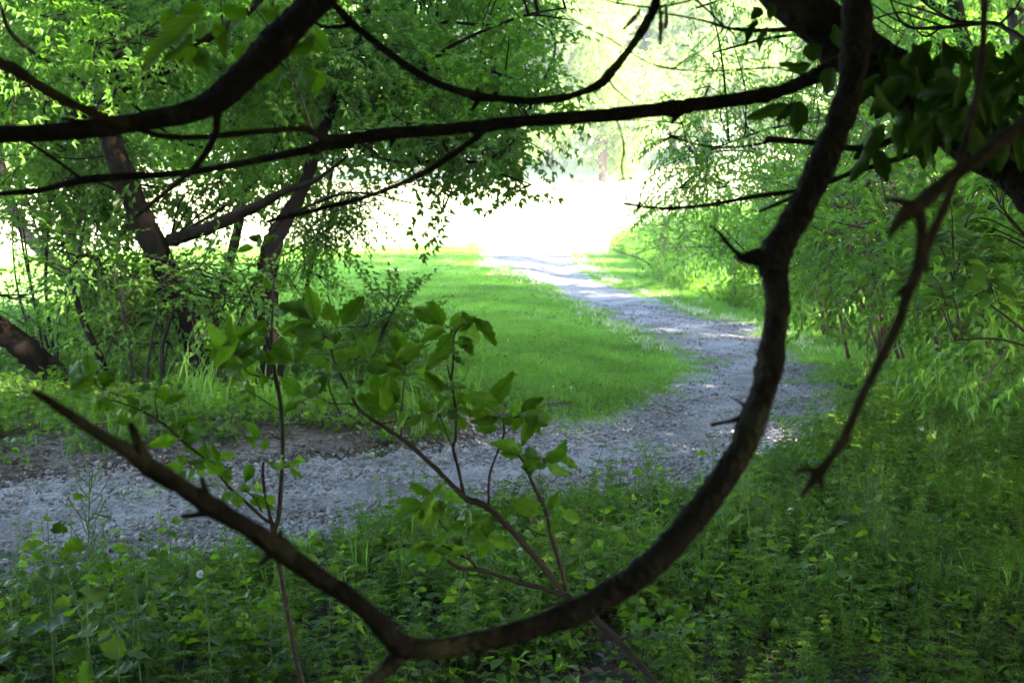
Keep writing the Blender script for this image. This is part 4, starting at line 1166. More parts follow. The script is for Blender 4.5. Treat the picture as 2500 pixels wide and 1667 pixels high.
ft_part('spur', sp([(1830, 1004, fd, 26), (1812, 986, fd, 9), (1791, 972, fd, 4)]))
ft_part('spur', sp([(372, 1142, 1.47, 36), (352, 1112, 1.46, 28), (335, 1075, 1.45, 24), (318, 1034, 1.44, 17)]))
ft_part('spur', sp([(506, 1226, 1.5, 34), (500, 1195, 1.5, 18), (492, 1166, 1.5, 12)]), bump=.1)
ft_part('spur', sp([(512, 1244, 1.5, 36), (484, 1256, 1.5, 16), (444, 1260, 1.5, 12)]))
ft_part('spur', sp([(680, 1332, 1.54, 40), (684, 1312, 1.54, 20), (685, 1297, 1.54, 14)]))
ft_part('spur', sp([(672, 1340, 1.54, 40), (650, 1362, 1.54, 18), (631, 1382, 1.54, 8)]))
ft_part('spur', sp([(1170, 1578, 1.62, 40), (1168, 1600, 1.62, 18), (1166, 1614, 1.62, 8)]))
ft_part('fork', sp([(985, 1575, 1.6, 52), (958, 1615, 1.6, 44), (930, 1645, 1.59, 36), (880, 1680, 1.58, 30), (800, 1740, 1.55, 24), (700, 1850, 1.5, 14)]), label='side shoot that leaves the bottom edge')
B2 = line([(2190, 200, 2.45, 90), (2120, 140, 2.4, 40), (2070, 142, 2.35, 36), (2032, 161, 2.33, 34), (1990, 186, 2.3, 36), (1964, 198, 2.3, 34), (1906, 222, 2.28, 34), (1830, 239, 2.26, 34), (1753, 249, 2.25, 32), (1677, 260, 2.24, 36), (1650, 266, 2.24, 46), (1610, 268, 2.23, 34),
           (1489, 281, 2.22, 33), (1374, 289, 2.2, 31), (1259, 298, 2.2, 30), (1180, 308, 2.2, 38), (1144, 311, 2.2, 30), (1049, 319, 2.2, 30), (953, 326, 2.2, 30), (900, 334, 2.2, 32), (845, 343, 2.2, 30), (746, 367, 2.2, 22),
           (651, 387, 2.2, 19), (536, 409, 2.2, 17), (421, 425, 2.2, 17), (306, 431, 2.2, 18), (199, 441, 2.2, 20), (96, 465, 2.2, 16), (0, 474, 2.2, 13), (-150, 500, 2.2, 9), (-300, 540, 2.2, 5)])
ft_part('long_branch', [B2], sides=12, per=6, bump=.06, label='long nearly level branch crossing the top of the view')
ft_part('spur', sp([(1648, 262, 2.24, 34), (1646, 252, 2.24, 14), (1644, 243, 2.24, 5)]))
ft_part('spur', sp([(1655, 272, 2.24, 34), (1648, 288, 2.24, 16), (1640, 300, 2.24, 8)]))
ft_part('spur', sp([(962, 332, 2.2, 22), (957, 346, 2.2, 13), (953, 360, 2.2, 6)]))
ft_part('branch', sp([(880, 338, 2.2, 26), (830, 338, 2.18, 22), (790, 334, 2.16, 18), (750, 316, 2.15, 17), (727, 315, 2.14, 15), (612, 323, 2.12, 15), (497, 335, 2.1, 15), (402, 333, 2.08, 14), (352, 321, 2.06, 12), (260, 300, 2.04, 9), (150, 290, 2.0, 6)]))
ft_part('branch', sp([(1182, 310, 2.2, 26), (1165, 332, 2.2, 20), (1144, 350, 2.2, 17), (1087, 390, 2.2, 16), (1030, 425, 2.2, 14), (953, 459, 2.21, 13), (877, 486, 2.22, 13), (800, 505, 2.23, 12), (740, 520, 2.24, 11), (681, 533, 2.25, 12), (640, 545, 2.26, 6)]))
ft_part('twig', sp([(690, 530, 2.25, 11), (684, 545, 2.25, 8), (670, 560, 2.25, 5)]), M_TWIG, 6)
ft_part('twig', sp([(200, 441, 2.2, 12), (170, 415, 2.2, 10), (120, 380, 2.2, 9), (76, 352, 2.2, 8), (40, 335, 2.2, 5)]), M_BOUGH, 6)
ft_part('twig', sp([(860, 342, 2.2, 10), (900, 360, 2.25, 8), (934, 387, 2.3, 6), (990, 397, 2.35, 4)]), M_TWIG, 6)
ft_part('twig', sp([(1504, 285, 2.22, 7), (1510, 305, 2.22, 5), (1520, 337, 2.22, 5), (1523, 371, 2.22, 8), (1519, 388, 2.22, 5), (1518, 413, 2.22, 5), (1523, 440, 2.22, 4), (1526, 465, 2.22, 4), (1530, 490, 2.22, 5)]), M_TWIG, 6, bump=.15)
ft_part('branch', sp([(2420, 380, 2.5, 60), (2340, 335, 2.5, 18), (2289, 352, 2.45, 15), (2174, 394, 2.4, 15), (2097, 417, 2.36, 14), (2021, 444, 2.33, 13), (1944, 466, 2.3, 12), (1830, 482, 2.27, 11), (1753, 497, 2.25, 10), (1690, 505, 2.24, 8), (1636, 509, 2.23, 9), (1600, 508, 2.22, 7), (1560, 503, 2.22, 7), (1530, 498, 2.22, 8), (1520, 499, 2.22, 4)]), M_BOUGH, 8)
for x, y in ((1636, 509), (1753, 497), (1560, 503)):
    ft_part('bud', sp([(x + 3, y - 12, 2.23, 4), (x, y, 2.23, 12), (x - 4, y + 11, 2.23, 4)]), M_BOUGH, 6, 3)
ft_part('broken_branch', sp([(2100, 405, 2.36, 12), (2060, 430, 2.3, 11), (1990, 455, 2.25, 10), (1944, 476, 2.2, 9), (1900, 497, 2.2, 8), (1853, 517, 2.2, 8)]), M_BOUGH, 8, label='short broken-off branch end')
ft_part('branch', sp([(2330, 310, 2.5, 50), (2250, 310, 2.42, 20), (2174, 343, 2.36, 17), (2128, 362, 2.32, 17), (2059, 360, 2.28, 16), (1998, 350, 2.25, 16), (1937, 344, 2.22, 15), (1876, 340, 2.2, 16), (1872, 348, 2.2, 10), (1830, 356, 2.2, 6), (1784, 360, 2.2, 6), (1726, 357, 2.2, 5), (1677, 345, 2.2, 5), (1640, 333, 2.2, 8), (1634, 322, 2.2, 3)]), M_BOUGH, 8)
ft_part('twig', sp([(1640, 334, 2.2, 6), (1600, 355, 2.2, 4), (1570, 378, 2.2, 3), (1550, 398, 2.2, 2)]), M_TWIG, 5)
ft_part('twig', sp([(1485, 190, 2.3, 6), (1500, 215, 2.35, 4), (1535, 245, 2.4, 3), (1566, 266, 2.45, 2)]), M_TWIG, 5)
DD = line([(700, 69, 1.95, 40), (780, 20, 2.1, 24), (811, 10, 2.15, 20), (857, 57, 2.2, 20), (915, 103, 2.2, 19), (991, 161, 2.2, 19), (1049, 195, 2.2, 19), (1106, 218, 2.2, 19), (1168, 236, 2.2, 26), (1221, 241, 2.2, 19), (1297, 247, 2.2, 20), (1374, 239, 2.2, 20), (1431, 222, 2.2, 22), (1470, 202, 2.2, 24),
           (1485, 184, 2.2, 26), (1527, 134, 2.2, 20), (1565, 80, 2.2, 21), (1592, 31, 2.2, 22), (1602, 0, 2.2, 24), (1612, -60, 2.25, 30), (1640, -200, 2.3, 40), (1690, -330, 2.38, 60)])
ft_part('hanging_branch', [DD], sides=10, per=6, bump=.07, label='branch sagging in a wide curve between the top left and top centre')
ft_part('spur', sp([(1168, 236, 2.2, 22), (1166, 224, 2.2, 12), (1167, 214, 2.2, 5)]), bump=.12)
ft_part('spur', sp([(1172, 238, 2.2, 22), (1160, 256, 2.2, 13), (1150, 272, 2.2, 5)]), bump=.12)
ft_part('spur', sp([(1212, 240, 2.2, 16), (1209, 231, 2.2, 14), (1214, 225, 2.2, 8)]))
ft_part('twig', sp([(857, 57, 2.2, 16), (856, 42, 2.2, 10), (857, 32, 2.2, 5)]), M_BOUGH, 6)
ft_part('twig', sp([(860, 60, 2.2, 14), (825, 66, 2.2, 11), (790, 66, 2.2, 10), (755, 52, 2.2, 7), (700, 55, 2.2, 5)]), M_BOUGH, 6)
ft_part('twig', sp([(1600, 19, 2.2, 7), (1650, 10, 2.25, 6), (1700, -6, 2.3, 7), (1760, -60, 2.35, 9), (1800, -120, 2.4, 12)]), M_TWIG, 6)
ft_part('twig', sp([(1600, 19, 2.2, 6), (1560, 16, 2.2, 5), (1500, 6, 2.2, 5), (1440, -10, 2.2, 4)]), M_TWIG, 6)
ft_part('branch', sp([(2010, 90, 2.42, 40), (1970, 72, 2.4, 16), (1940, 72, 2.38, 13), (1849, 75, 2.34, 11), (1800, 72, 2.32, 9), (1768, 67, 2.3, 8), (1715, 50, 2.3, 6), (1638, 36, 2.3, 5), (1600, 30, 2.3, 3)]), M_BOUGH, 8)
ft_part('twig', sp([(1768, 67, 2.3, 7), (1735, 32, 2.3, 6), (1700, 0, 2.3, 6), (1660, -50, 2.3, 5)]), M_TWIG, 6)
ft_part('twig', sp([(2020, 180, 2.32, 8), (1967, 184, 2.32, 6), (1920, 172, 2.32, 5), (1887, 166, 2.32, 5), (1772, 172, 2.32, 5), (1699, 174, 2.32, 5), (1604, 161, 2.32, 5), (1542, 130, 2.32, 4), (1489, 96, 2.32, 4), (1412, 57, 2.32, 3), (1350, 10, 2.32, 3)]), M_TWIG, 6, bump=.14)
ft_part('twig', sp([(1768, 68, 2.3, 5), (1725, 115, 2.3, 4), (1665, 152, 2.3, 4), (1640, 172, 2.3, 3)]), M_TWIG, 5)
for x0, y0, x1, y1 in ((1611, 22, 1612, 108), (1626, 28, 1624, 70), (1560, 30, 1522, 72)):
    ft_part('catkin', sp([(x0, y0 - 12, 2.2, 3), (x0, y0, 2.2, 8), ((x0 + x1) / 2 + 2, (y0 + y1) / 2, 2.2, 11), (x1, y1, 2.2, 8)]), M_SEED, 7, 6, .2)
BL = line([(1640, -420, 2.4, 90), (1300, -330, 2.2, 86), (1000, -190, 2.05, 82), (850, -80, 1.95, 78), (765, 8, 1.9, 76), (708, 68, 1.9, 76), (650, 130, 1.9, 76), (600, 180, 1.9, 74), (555, 222, 1.9, 72), (520, 248, 1.9, 66), (459, 274, 1.9, 54), (344, 297, 1.9, 50), (230, 313, 1.9, 48), (115, 324, 1.9, 46), (0, 329, 1.9, 44), (-150, 345, 1.9, 38), (-350, 390, 1.9, 28), (-600, 420, 1.9, 10)])
ft_part('bough', [BL], sides=16, per=6, bump=.05, label='thick black bough descending from the top to the left edge')
ft_part('branch', sp([(530, 250, 1.9, 40), (530, 285, 1.9, 22), (526, 325, 1.9, 19), (496, 383, 1.9, 16), (455, 429, 1.9, 14), (402, 471, 1.9, 13), (352, 513, 1.9, 9), (330, 530, 1.9, 5)]), M_BOUGH, 10)
ft_part('branch', sp([(330, 302, 1.9, 36), (275, 297, 1.88, 20), (230, 276, 1.86, 21), (172, 253, 1.84, 24), (115, 222, 1.82, 26), (57, 184, 1.8, 27), (25, 165, 1.8, 32), (0, 155, 1.8, 26), (-100, 90, 1.78, 22), (-250, 0, 1.75, 12)]), M_DEAD, 10)
# tangle of bare twigs behind the leaves in the top right corner
tang = [[(2440, 60, 3.2, 12), (2404, 57, 3.2, 10), (2308, 67, 3.2, 9), (2231, 69, 3.2, 8), (2197, 50, 3.2, 7), (2174, 0, 3.2, 5), (2165, -60, 3.2, 4)],
        [(2400, 58, 3.2, 9), (2330, 50, 3.2, 9), (2290, 30, 3.2, 7), (2250, 0, 3.2, 6), (2220, -50, 3.2, 4)],
        [(2350, 62, 3.2, 7), (2270, 30, 3.25, 6), (2200, 10, 3.3, 5), (2150, -10, 3.3, 3)],
        [(2308, 67, 3.2, 6), (2230, 40, 3.2, 5), (2193, 31, 3.2, 5), (2120, 50, 3.2, 4)],
        [(2300, 66, 3.2, 6), (2260, 90, 3.2, 5), (2230, 62, 3.2, 4), (2215, 20, 3.2, 3)],
        [(2440, 60, 3.2, 8), (2480, 20, 3.2, 6), (2500, -20, 3.2, 4)], [(2231, 69, 3.2, 5), (2180, 45, 3.2, 4), (2130, 10, 3.2, 3)]]
ft_part('twig_tangle', [line(t_) for t_ in tang] + [line([(2620, 520, 2.5, 60), (2600, 300, 2.8, 30), (2530, 130, 3.1, 18), (2440, 60, 3.2, 12)])], M_TWIG, 6)
ft_part('twig', sp([(2470, 420, 2.5, 16), (2453, 470, 2.5, 7), (2449, 497, 2.5, 6), (2461, 532, 2.5, 6), (2500, 574, 2.5, 6), (2560, 640, 2.5, 4)]), M_TWIG, 6)

# hanging leaves in view: each one its own object
rg = np.random.default_rng(5)
def hang(b, t, w, dd=2.2, shapes=None):
    px_leaf(FT, bJ, b, t, w * .82, dd, shapes or HANG_SHADED_L, rg, .35)
for b, t, w, dd in [((1948, 243), (1950, 336), 58, 2.1), ((1922, 252), (1816, 296), 34, 2.1), ((1942, 246), (1890, 306), 16, 2.1), ((2150, 366), (2162, 448), 52, 2.0), ((2140, 372), (2150, 400), 40, 2.0),
                    ((1985, 155), (1893, 166), 46, 2.2), ((1980, 105), (1985, 150), 58, 2.15), ((1860, 20), (1835, 46), 34, 2.3), ((1850, 50), (1816, 106), 26, 2.3), ((1875, 66), (1845, 128), 28, 2.3), ((1890, 10), (1875, 50), 30, 2.3),
                    ((2035, 165), (2010, 235), 60, 2.2), ((2060, 120), (2030, 60), 40, 2.2)]:
    hang(b, t, w, dd)
for i in range(85):                      # the dark leafy mass under the leaning trunk
    x, y = rg.uniform(2130, 2520), rg.uniform(90, 320)
    if y > 340 - (x - 2130) * .05 and rg.random() < .5: continue
    an = rg.normal(1.7, .6); L = rg.uniform(80, 140)
    hang((x, y), (x + math.cos(an) * L, y + math.sin(an) * L), rg.uniform(36, 60), rg.uniform(1.8, 2.9))
for b, t, w in [((492, 40), (330, 160), 50), ((468, 80), (398, 165), 44), ((460, 84), (420, 120), 30), ((500, 60), (480, 96), 34), ((770, 88), (705, 140), 52), ((760, 80), (795, 128), 62), ((770, 168), (772, 232), 58), ((745, 165), (760, 225), 50),
                ((672, 120), (640, 215), 48), ((690, 165), (668, 220), 30), ((480, 120), (505, 170), 50), ((470, 112), (462, 165), 46), ((560, 70), (540, 130), 44), ((600, 110), (580, 150), 40), ((520, 60), (560, 100), 44), ((640, 20), (700, 60), 40), ((600, 20), (560, 70), 44),
                ((420, 20), (400, 80), 40), ((440, 30), (500, 20), 40), ((540, 20), (600, 40), 40), ((700, 200), (690, 225), 34), ((660, 40), (680, 10), 30), ((730, 100), (700, 130), 30)]:
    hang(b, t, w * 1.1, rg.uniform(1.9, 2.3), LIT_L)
# the crown overhead, out of the picture, that keeps the near ground in deep shade
fol, tw = Acc(), Acc()
for i in range(170):
    x, y = rg.uniform(-4.8, 5.5), rg.uniform(-5, 8.3)
    zmin = 1.6 + .15 * max(y, 0) + 1.0
    z = rg.uniform(zmin, 6.2); r = .65
    c = np.array([x, y, z])
    s = nearest(curvesF[:1], c)
    tube(tw, [s, (s + c) / 2 + [0, 0, .25], c], [.022, .014, .006], 5, 5, .05, cap=False)
    clump(fol, c, r, 80, SPR_COARSE, .9, .7)
for i in range(85):
    c = np.array([rg.uniform(-3, 4), rg.uniform(1.5, 7.8), 0]); c[2] = rg.uniform(2.75 + .15 * c[1], 5.6)
    s = nearest(curvesF[:1], c)
    tube(tw, [s, (s + c) / 2 + [0, 0, .25], c], [.022, .014, .006], 5, 5, .05, cap=False)
    clump(fol, c, .65, 80, SPR_COARSE, .9, .6)
lowrad = [(np.array([x, y, z]), r) for x, y, z, r in [(2.2, 2.2, 2.75, .5), (1.7, 2.9, 2.75, .4), (2.3, 3.0, 2.8, .5), (1.3, 2.4, 2.7, .4)]]
for c, r in lowrad:
    clump(fol, c, r, 26, SPR_COARSE, .8, .6)
o = tw.obj('twigs', M_BOUGH, FT, bJ); tag(o, kind='stuff')
o = fol.obj('crown', M_CAN, FT, bJ); tag(o, kind='stuff')

# ------------------------------------------------------------------ foreground: dead branch hanging at the right
P0 = line([(2900, 40, 1.25, 44), (2650, 190, 1.25, 42), (2500, 300, 1.25, 42), (2404, 378, 1.25, 42), (2327, 430, 1.25, 44), (2251, 494, 1.25, 50), (2212, 522, 1.25, 46), (2190, 545, 1.25, 30), (2168, 582, 1.25, 10)])
DB = thing('dead_branch', 'broken brown dead branch hanging down at the right, ending in a hooked tip', 'branch', P0[0][0])
oD = P0[0][0]
def db(name, L, sides=12, bump=.05, label=None):
    a = Acc()
    P, R = line(L) if not isinstance(L, tuple) else L
    R = R * .86
    tube(a, P, R, sides, 6, bump)
    o = a.obj(name, M_DEAD, DB, oD, True)
    if label: o['label'] = label
db('limb', P0)
db('stick', [(2410, -120, 1.35, 26), (2404, 0, 1.35, 25), (2396, 153, 1.33, 24), (2368, 306, 1.31, 24), (2327, 450, 1.29, 26), (2300, 520, 1.28, 26), (2273, 580, 1.27, 30), (2243, 652, 1.26, 34), (2212, 730, 1.26, 30), (2186, 806, 1.26, 30), (2138, 902, 1.26, 27), (2097, 986, 1.26, 27), (2068, 1055, 1.26, 27),
             (2060, 1075, 1.26, 32), (2029, 1117, 1.26, 24), (1998, 1156, 1.26, 34), (1975, 1185, 1.26, 19), (1957, 1212, 1.26, 13)], label='long straight stick with a hooked end')
db('stick', [(2240, 505, 1.25, 40), (2250, 545, 1.25, 34), (2250, 590, 1.255, 34), (2243, 650, 1.26, 36), (2225, 705, 1.26, 28)])
db('hook', [(2000, 1152, 1.26, 28), (1975, 1147, 1.26, 15), (1952, 1149, 1.26, 12), (1943, 1162, 1.26, 9)])
db('stub', [(1998, 1160, 1.26, 28), (2006, 1182, 1.26, 16), (2008, 1196, 1.26, 9)])
db('stub', [(2212, 700, 1.26, 26), (2196, 715, 1.26, 15), (2182, 724, 1.26, 12)])
db('stub', [(2258, 630, 1.26, 26), (2262, 650, 1.26, 14), (2263, 668, 1.26, 6)])
db('stub', [(2235, 505, 1.25, 34), (2200, 492, 1.25, 20), (2160, 488, 1.25, 12)])

# ------------------------------------------------------------------ foreground: two saplings with every leaf
def sapling(name, label, base_line, stems, leaves, d):
    P, R = line(base_line)
    b = np.array([P[0][0], P[0][1], z_at(P[0][0], P[0][1]) - .02])
    P = np.vstack([b, P]); R = np.concatenate([[R[0] * 1.1], R])
    root = thing(name, label, 'sapling', b)
    a = Acc(); cv = [tube(a, P, R, 9, 6, .05)]
    a.obj('stem', M_TWIG, root, b, True)
    for s in stems:
        a = Acc(); q = line(s); cv.append(tube(a, q[0], q[1], 7, 6, .06)); a.obj('twig', M_TWIG, root, b, True)
    r2 = np.random.default_rng(3)
    leaves = leaves + [((b_[0] + r2.normal(0, 9), b_[1] + r2.normal(0, 8)), (b_[0] + (t_[1] - b_[1]) * .9 * q_ + r2.normal(0, 10), b_[1] + (b_[0] - t_[0]) * .7 * q_ + r2.normal(6, 10)), w_ * .9)
                       for i_, (b_, t_, w_) in enumerate(leaves) for q_ in [1 if i_ % 4 < 2 else -1] if i_ % 2 == 0]
    pts = np.vstack(cv); rg = np.random.default_rng(len(leaves)); pt = Acc()
    for bb, tt, w in leaves:
        dl = d + rg.normal(0, .06)
        Bp = at(bb[0], bb[1], dl)
        px_leaf(root, b, bb, tt, w, dl, SAP_L, rg, .3, .025, 1.2)
        j = int(np.argmin(np.linalg.norm(pts - Bp, axis=1)))
        if np.linalg.norm(pts[j] - Bp) < .14:
            tube(pt, [pts[j], (pts[j] + Bp) / 2 + [0, 0, .004], Bp], [.0012, .0009, .0008], 5, 3, .03, cap=False)
    o = pt.obj('petioles', M_STEM, root, b); tag(o, kind='stuff')
    return root

def Z(ox, oy, f, L):
    return [((ox + a[0] * f, oy + a[1] * f), (ox + b[0] * f, oy + b[1] * f), w * f) for a, b, w in L]
f1 = .2232; f3 = .3827
LB = Z(500, 650, f1, [((1170, 570), (850, 385), 190), ((1210, 590), (1150, 275), 150), ((1400, 600), (1330, 440), 160), ((1510, 650), (1680, 360), 190), ((910, 510), (780, 500), 70), ((1050, 600), (830, 700), 80), ((1190, 630), (890, 760), 110),
    ((1310, 750), (1030, 730), 130), ((1340, 1080), (1130, 1020), 90), ((1390, 1000), (1660, 935), 80), ((1350, 1180), (1195, 1130), 50), ((1360, 1185), (1260, 1310), 80), ((1370, 1170), (1500, 1260), 80), ((1780, 1020), (1680, 830), 100),
    ((1790, 1000), (1860, 750), 95), ((1640, 1090), (1480, 1100), 80), ((2010, 1160), (1780, 1080), 150), ((2090, 1140), (1900, 990), 110), ((2180, 990), (2080, 750), 150), ((2190, 1090), (2240, 900), 80), ((1420, 850), (1430, 730), 90),
    ((1380, 830), (1240, 700), 90), ((1060, 1400), (870, 1260), 150), ((2100, 1568), (1720, 1450), 170), ((2000, 1568), (1960, 1380), 130), ((2060, 1520), (2040, 1250), 130), ((960, 1040), (760, 960), 130), ((1020, 1040), (1060, 880), 120), ((830, 1000), (830, 820), 150), ((1160, 890), (1020, 860), 110),
    ((1230, 860), (1130, 760), 110), ((1000, 1200), (1010, 1050), 60), ((1680, 1330), (1620, 1180), 110), ((1900, 1420), (1860, 1200), 130), ((1230, 1330), (1240, 1240), 80), ((1330, 1500), (1200, 1480), 80), ((1000, 1500), (900, 1560), 80)])
LC = Z(950, 700, f1, [((540, 410), (300, 240), 130), ((590, 440), (475, 170), 130), ((600, 455), (420, 540), 70), ((700, 510), (550, 690), 130), ((740, 460), (1000, 560), 165), ((940, 350), (1130, 550), 50), ((870, 410), (820, 300), 80), ((880, 400), (935, 340), 50), ((755, 620), (850, 655), 38), ((745, 615), (795, 580), 24),
    ((170, 780), (70, 520), 140), ((170, 870), (280, 640), 70), ((160, 800), (0, 720), 90), ((400, 910), (640, 700), 100), ((270, 920), (580, 1010), 110), ((400, 960), (530, 1120), 100), ((560, 1120), (760, 1070), 80), ((740, 1150), (820, 1270), 90), ((460, 1370), (320, 1250), 110),
    ((730, 1330), (610, 1370), 90), ((740, 1310), (900, 1390), 80), ((1190, 1270), (880, 1210), 80), ((940, 1390), (1190, 1320), 100), ((1460, 1400), (1320, 1310), 110), ((1440, 1380), (1630, 1220), 120), ((1480, 1410), (1770, 1440), 85), ((1480, 1430), (1680, 1500), 100), ((1450, 1440), (1640, 1568), 100),
    ((1190, 1430), (950, 1490), 120), ((1190, 1530), (990, 1560), 100), ((830, 1560), (760, 1430), 100), ((360, 1400), (210, 1500), 85), ((230, 1350), (80, 1520), 75), ((530, 1470), (640, 1568), 100), ((520, 1480), (450, 1568), 80), ((0, 1000), (90, 1300), 100), ((610, 1200), (540, 1330), 50), ((720, 750), (755, 700), 40), ((720, 770), (790, 820), 60),
    ((660, 1400), (700, 1300), 100), ((1120, 1420), (1230, 1470), 90), ((1040, 1330), (900, 1420), 100), ((1250, 1500), (1330, 1440), 90)])
LD = Z(800, 1067, f3, [((660, 360), (540, 315), 60), ((665, 370), (740, 300), 34), ((715, 370), (890, 385), 48), ((715, 360), (760, 300), 44), ((605, 430), (470, 410), 60), ((600, 440), (435, 515), 42), ((650, 455), (590, 510), 46), ((670, 440), (770, 425), 38),
    ((905, 510), (975, 485), 34), ((900, 515), (1010, 520), 36), ((890, 530), (800, 530), 28), ((895, 540), (790, 580), 52), ((1015, 650), (1040, 520), 75), ((1020, 640), (1110, 615), 38), ((1030, 640), (1150, 690), 58), ((1000, 630), (920, 560), 62), ((685, 690), (745, 625), 45), ((690, 680), (520, 755), 58),
    ((680, 690), (560, 700), 52), ((715, 710), (640, 820), 82), ((860, 700), (810, 620), 52), ((880, 710), (715, 720), 32), ((880, 700), (830, 760), 48), ((1345, 490), (1200, 410), 92), ((1410, 460), (1465, 375), 54), ((1440, 460), (1505, 470), 52), ((1480, 480), (1610, 530), 48), ((1430, 540), (1490, 575), 38),
    ((1380, 540), (1340, 570), 26), ((1240, 100), (1100, 30), 85), ((1300, 180), (1250, 190), 24), ((1320, 170), (1395, 190), 42), ((1330, 160), (1270, 70), 72), ((1390, 150), (1500, 115), 52), ((1390, 130), (1480, 90), 32), ((1400, 150), (1490, 225), 62), ((1470, 140), (1585, 180), 62), ((1300, 250), (1300, 190), 54), ((1150, 490), (1100, 500), 28),
    ((1240, 90), (1180, 40), 60), ((1230, 110), (1130, 110), 50)])
sr = 3.0
S_R = [[(1380, 1452, sr, 12), (1340, 1400, sr, 17), (1290, 1340, sr, 16), (1245, 1290, sr, 16), (1200, 1245, sr, 16), (1165, 1226, sr, 17), (1140, 1218, sr, 15), (1110, 1190, sr, 13), (1060, 1140, sr, 12), (1000, 1085, sr, 11), (950, 1050, sr, 10), (900, 1018, sr, 9), (870, 990, sr, 8), (840, 930, sr, 7), (815, 880, sr, 6), (805, 830, sr, 5)],
       [(1132, 1206, sr, 9), (1120, 1150, sr, 8), (1106, 1092, sr, 9), (1112, 1070, sr, 7), (1112, 1000, sr, 7), (1102, 930, sr, 6), (1105, 900, sr, 6), (1107, 860, sr, 5), (1108, 825, sr, 5), (1120, 800, sr, 4), (1150, 780, sr, 3)],
       [(1098, 925, sr, 4), (1095, 905, sr, 4), (1092, 890, sr, 3)], [(1105, 1090, sr, 5), (1095, 1070, sr, 4), (1080, 1030, sr, 4), (1070, 1010, sr, 3)],
       [(1195, 1243, sr, 8), (1193, 1210, sr, 7), (1195, 1160, sr, 6), (1210, 1115, sr, 6), (1230, 1060, sr, 5), (1232, 1030, sr, 5), (1270, 1015, sr, 4)],
       [(1383, 1440, sr, 12), (1368, 1380, sr, 12), (1345, 1300, sr, 12), (1338, 1270, sr, 11), (1325, 1230, sr, 10), (1300, 1180, sr, 9), (1280, 1130, sr, 8), (1260, 1105, sr, 6), (1245, 1085, sr, 5)],
       [(1375, 1452, sr, 12), (1330, 1436, sr, 12), (1270, 1422, sr, 11), (1220, 1405, sr, 10), (1168, 1390, sr, 12), (1130, 1388, sr, 9), (1105, 1376, sr, 10), (1092, 1366, sr, 8)],
       [(1165, 1388, sr, 8), (1150, 1370, sr, 6), (1120, 1352, sr, 5), (1095, 1338, sr, 4), (1075, 1330, sr, 3)], [(1152, 1372, sr, 5), (1138, 1345, sr, 4), (1145, 1290, sr, 4), (1146, 1265, sr, 3)],
       [(1095, 1300, sr, 4), (1075, 1275, sr, 4), (1062, 1250, sr, 4), (1052, 1225, sr, 3)], [(1335, 1308, sr, 5), (1310, 1300, sr, 4), (1285, 1285, sr, 4), (1278, 1270, sr, 2)],
       [(870, 990, sr, 6), (850, 985, sr, 4), (810, 985, sr, 4), (780, 970, sr, 3)], [(980, 1068, sr, 5), (980, 1000, sr, 4), (985, 950, sr, 4), (988, 920, sr, 3)], [(830, 1010, sr, 4), (805, 950, sr, 4), (803, 920, sr, 3)], [(930, 1035, sr, 4), (1000, 1020, sr, 3), (1060, 1005, sr, 3)]]
sapling('boxelder_sapling', 'leafy sapling in the middle with a cluster of toothed leaves against the lawn', [(1760, 1880, 2.85, 22), (1690, 1775, 2.88, 20), (1620, 1690, 2.92, 18), (1546, 1603, 2.95, 17), (1490, 1545, 2.97, 17), (1447, 1507, 2.98, 18), (1410, 1478, 2.99, 20), (1380, 1452, sr, 20)], S_R, LB + LC + LD, sr)

LE = Z(500, 650, f1, [((280, 860), (30, 680), 150), ((300, 850), (270, 650), 110), ((320, 840), (520, 640), 80), ((290, 870), (40, 890), 70), ((320, 880), (100, 970), 55), ((670, 590), (560, 690), 100), ((690, 790), (500, 860), 110), ((690, 1020), (510, 930), 110), ((600, 1180), (440, 1190), 80), ((380, 1390), (500, 1250), 80), ((540, 1430), (360, 1520), 70),
    ((200, 1180), (380, 1080), 110), ((380, 1120), (530, 1150), 100), ((450, 950), (320, 1060), 90), ((560, 860), (420, 980), 80), ((650, 130), (760, 220), 120), ((640, 100), (500, 160), 100), ((640, 60), (740, 40), 80), ((250, 1010), (180, 1130), 120)])
LF = Z(0, 1067, f3, [((1200, 150), (1130, 130), 45), ((1180, 200), (1070, 180), 50), ((1210, 90), (1300, 110), 48), ((1370, 125), (1490, 115), 38), ((1330, 140), (1300, 60), 48), ((1250, 200), (1200, 270), 42), ((1400, 240), (1330, 180), 52), ((1420, 260), (1470, 200), 42), ((1560, 290), (1610, 170), 48), ((1620, 340), (1690, 310), 42),
    ((1510, 350), (1440, 400), 54), ((1515, 360), (1520, 440), 62), ((1530, 340), (1590, 320), 42), ((1650, 380), (1620, 440), 58), ((1700, 370), (1750, 420), 48), ((1800, 190), (1730, 170), 38), ((1810, 190), (1890, 160), 28), ((1850, 195), (1910, 250), 38), ((1790, 230), (1800, 280), 48), ((1640, 0), (1570, 50), 52), ((1690, 10), (1690, 70), 48),
    ((1200, 20), (1260, 10), 40), ((1120, 20), (1000, 30), 50), ((1380, 170), (1240, 170), 45), ((1420, 240), (1480, 270), 40)])
